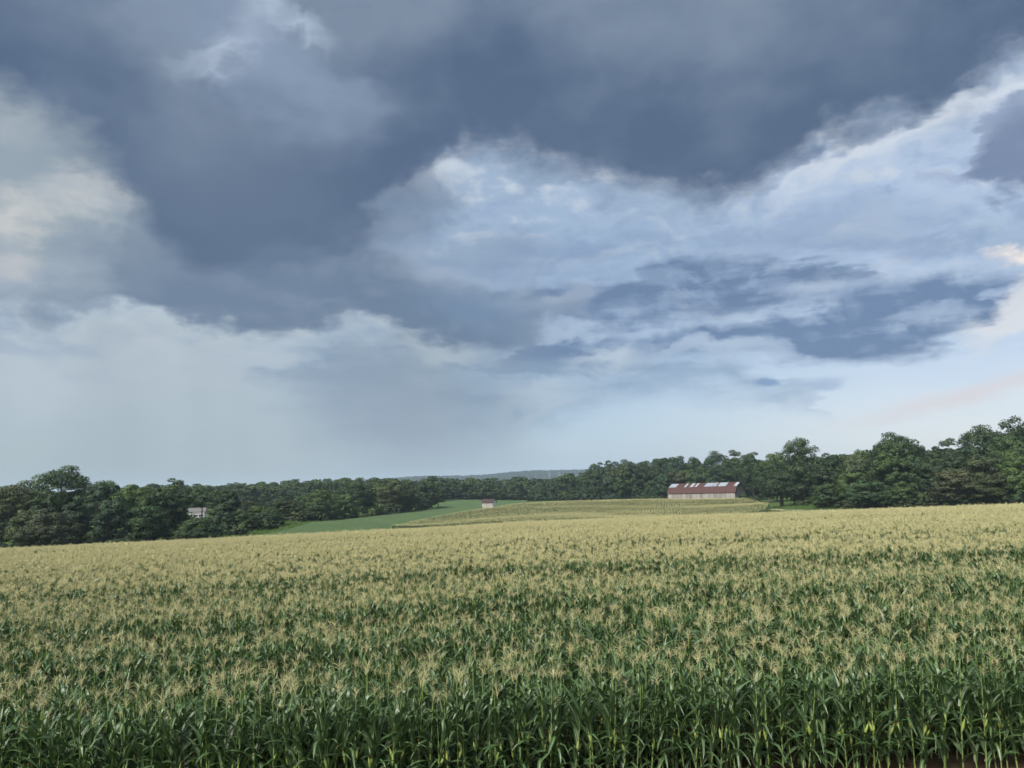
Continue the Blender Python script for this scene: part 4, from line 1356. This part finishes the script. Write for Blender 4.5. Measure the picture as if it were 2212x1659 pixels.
g = at(1057, 1097, 345)
gambrel('shed', (g.x, g.y, h1(g.x, g.y) + 0.6), math.radians(-24.0), 5.2, 3.8, 2.3, 1.2, 0.85, 0.5,
        'small pale shed with maroon roof and white end wall among the soybeans', 'shed', MAT_PALEWOOD, MAT_PALEWOOD, MAT_MAROON, (), MAT_WHITE, False, 0.2, (0.18, 0.3))

# white house half hidden in the left-hand wood
g = at(428, 1119, 236)
house = link('house', None, None, (g.x, g.y, h1(g.x, g.y))); house.rotation_euler = (0, 0, math.radians(16.0)); house.scale = (0.62, 0.62, 0.62)
tag(house, 'white house with grey porch roof and white posts, half hidden by trees', 'house')
zb = at(428, 1119, 236).z - h1(g.x, g.y)
zf = zb - 0.2                                   # level of the porch floor
mb = MB()
for k in range(14):                             # lapped siding
    mb.box(-4.6, 3.0, 1.95 - 0.02 * (k % 2), 7.0, zf - 0.2 + k * 0.25, zf - 0.2 + (k + 1) * 0.25 - 0.004, random.random())
wall_ = mb.build('wall', MAT_WHITE, house)
mb = MB(); mb.box(-4.5, 2.9, 2.05, 6.9, -0.8, zf - 0.2); mb.build('foundation', MAT_GABLE, house)
mb = MB()
mb.slab((-5.0, 1.6, zf + 3.25), (3.4, 1.6, zf + 3.25), (3.4, 4.5, zf + 5.2), (-5.0, 4.5, zf + 5.2), (0, -0.55, 0.83), 0, 0.12)
mb.slab((-5.0, 4.5, zf + 5.2), (3.4, 4.5, zf + 5.2), (3.4, 7.4, zf + 3.25), (-5.0, 7.4, zf + 3.25), (0, 0.55, 0.83), 0.004, 0.124)
rf = mb.build('roof', MAT_SHINGLE, house)
mb = MB(); mb.box(-2.6, -2.0, 4.3, 4.9, zf + 4.6, zf + 6.3); mb.build('chimney', MAT_ROOF, rf)
mb = MB(); mb.slab((-2.4, -1.0, zf + 2.35), (2.9, -1.0, zf + 2.35), (2.9, 1.96, zf + 3.2), (-2.4, 1.96, zf + 3.2), (0, -0.3, 1), 0, 0.1); mb.build('porch_roof', MAT_SHINGLE, house)
mb = MB(); mb.box(-2.4, 2.9, -1.02, -0.9, zf + 2.1, zf + 2.34); mb.build('porch_beam', MAT_WHITE, house)
mb = MB(); mb.box(-2.4, 2.9, -1.0, 1.9, zf - 0.25, zf); mb.build('porch_floor', MAT_GABLE, house)
for x in (-2.2, 0.3, 2.7):
    mb = MB(); mb.box(x - 0.11, x + 0.11, -0.98, -0.76, zf - 1.2, zf + 2.1); mb.build('porch_post', MAT_WHITE, house)
mb = MB()
mb.box(-2.1, 2.6, -0.90, -0.84, zf + 0.85, zf + 0.95); mb.box(-2.1, 2.6, -0.90, -0.84, zf + 0.1, zf + 0.18)
for x in np.arange(-2.0, 2.6, 0.22): mb.box(x, x + 0.06, -0.89, -0.85, zf + 0.18, zf + 0.85)
mb.build('railing', MAT_WHITE, house)
for x, z in ((-3.6, 0.9), (-1.3, 0.9), (1.5, 0.9), (-3.6, 2.3)):
    if z > 2: continue
    mb = MB(); mb.box(x - 0.5, x + 0.5, 1.86, 1.92, zf + z, zf + z + 1.35); w_ = mb.build('window', MAT_WHITE, house)
    mb = MB(); mb.box(x - 0.4, x - 0.03, 1.84, 1.857, zf + z + 0.1, zf + z + 1.25); mb.box(x + 0.03, x + 0.4, 1.84, 1.857, zf + z + 0.1, zf + z + 1.25); mb.build('pane', MAT_PANE, w_)
mb = MB(); mb.box(-0.1, 0.8, 1.88, 1.93, zf, zf + 2.1); mb.build('door', MAT_DARKWOOD, house)

# pylons on the far ridge
def pylon(px, foot_py, d, hgt, label):
    g = at(px, foot_py, d)
    z0 = h1(g.x, g.y)
    hgt = at(px, foot_py, d).z + hgt - z0
    root = link('pylon', None, None, (g.x, g.y, z0))
    tag(root, label, 'pylon', 'pylons before the far ridge')
    mb = MB()
    lv = [0, 0.18, 0.34, 0.48, 0.60, 0.72, 0.84, 1.0]
    wd = [3.6, 3.0, 2.5, 2.0, 1.6, 1.3, 1.0, 0.3]
    cs = ((-1, -1), (1, -1), (1, 1), (-1, 1))
    P = [[Vector((a * w, b * w, q * hgt)) for a, b in cs] for q, w in zip(lv, wd)]
    for i in range(len(lv) - 1):
        for j in range(4):
            k = (j + 1) % 4
            mb.bar(P[i][j], P[i + 1][j], 0.13); mb.bar(P[i][j], P[i + 1][k], 0.06); mb.bar(P[i][k], P[i + 1][j], 0.06)
    mb.build('lattice_tower', MAT_STEEL, root)
    for q, w in ((0.72, 6.5), (0.83, 8.0), (0.94, 6.0)):
        mb = MB(); z = q * hgt
        for s_ in (-1, 1):
            mb.bar((0, 0, z + 1.3), (s_ * w, 0, z), 0.10); mb.bar((0, -0.8, z), (s_ * w, 0, z), 0.10); mb.bar((0, 0.8, z), (s_ * w, 0, z), 0.10)
        mb.build('cross_arm', MAT_STEEL, root)
pylon(1187, 1036, 2900, 30.0, 'pale lattice pylon against the far ridge, the nearer to the soybeans')
pylon(1208, 1035, 2950, 28.0, 'pale lattice pylon against the far ridge, the one nearer the right-hand wood')

# ================================================================== moist air
m, nt = mat_new('moist_air')
vol = nt.nodes.new('ShaderNodeVolumePrincipled')
vol.inputs['Color'].default_value = (0.60, 0.75, 0.95, 1.0)
vol.inputs['Density'].default_value = 0.00012
vol.inputs['Anisotropy'].default_value = 0.0
mo = nt.nodes.new('ShaderNodeOutputMaterial')
nt.links.new(vol.outputs[0], mo.inputs['Volume'])
low = min(v.co.z for v in bpy.data.objects['ground'].data.vertices) - 1.0
mb = MB(); mb.box(-10500.0, 10500.0, -80.0, 7700.0, low, 95.0)
hz = mb.build('haze', m)
tag(hz, 'thin blue haze over the far land', 'haze', kind='stuff')
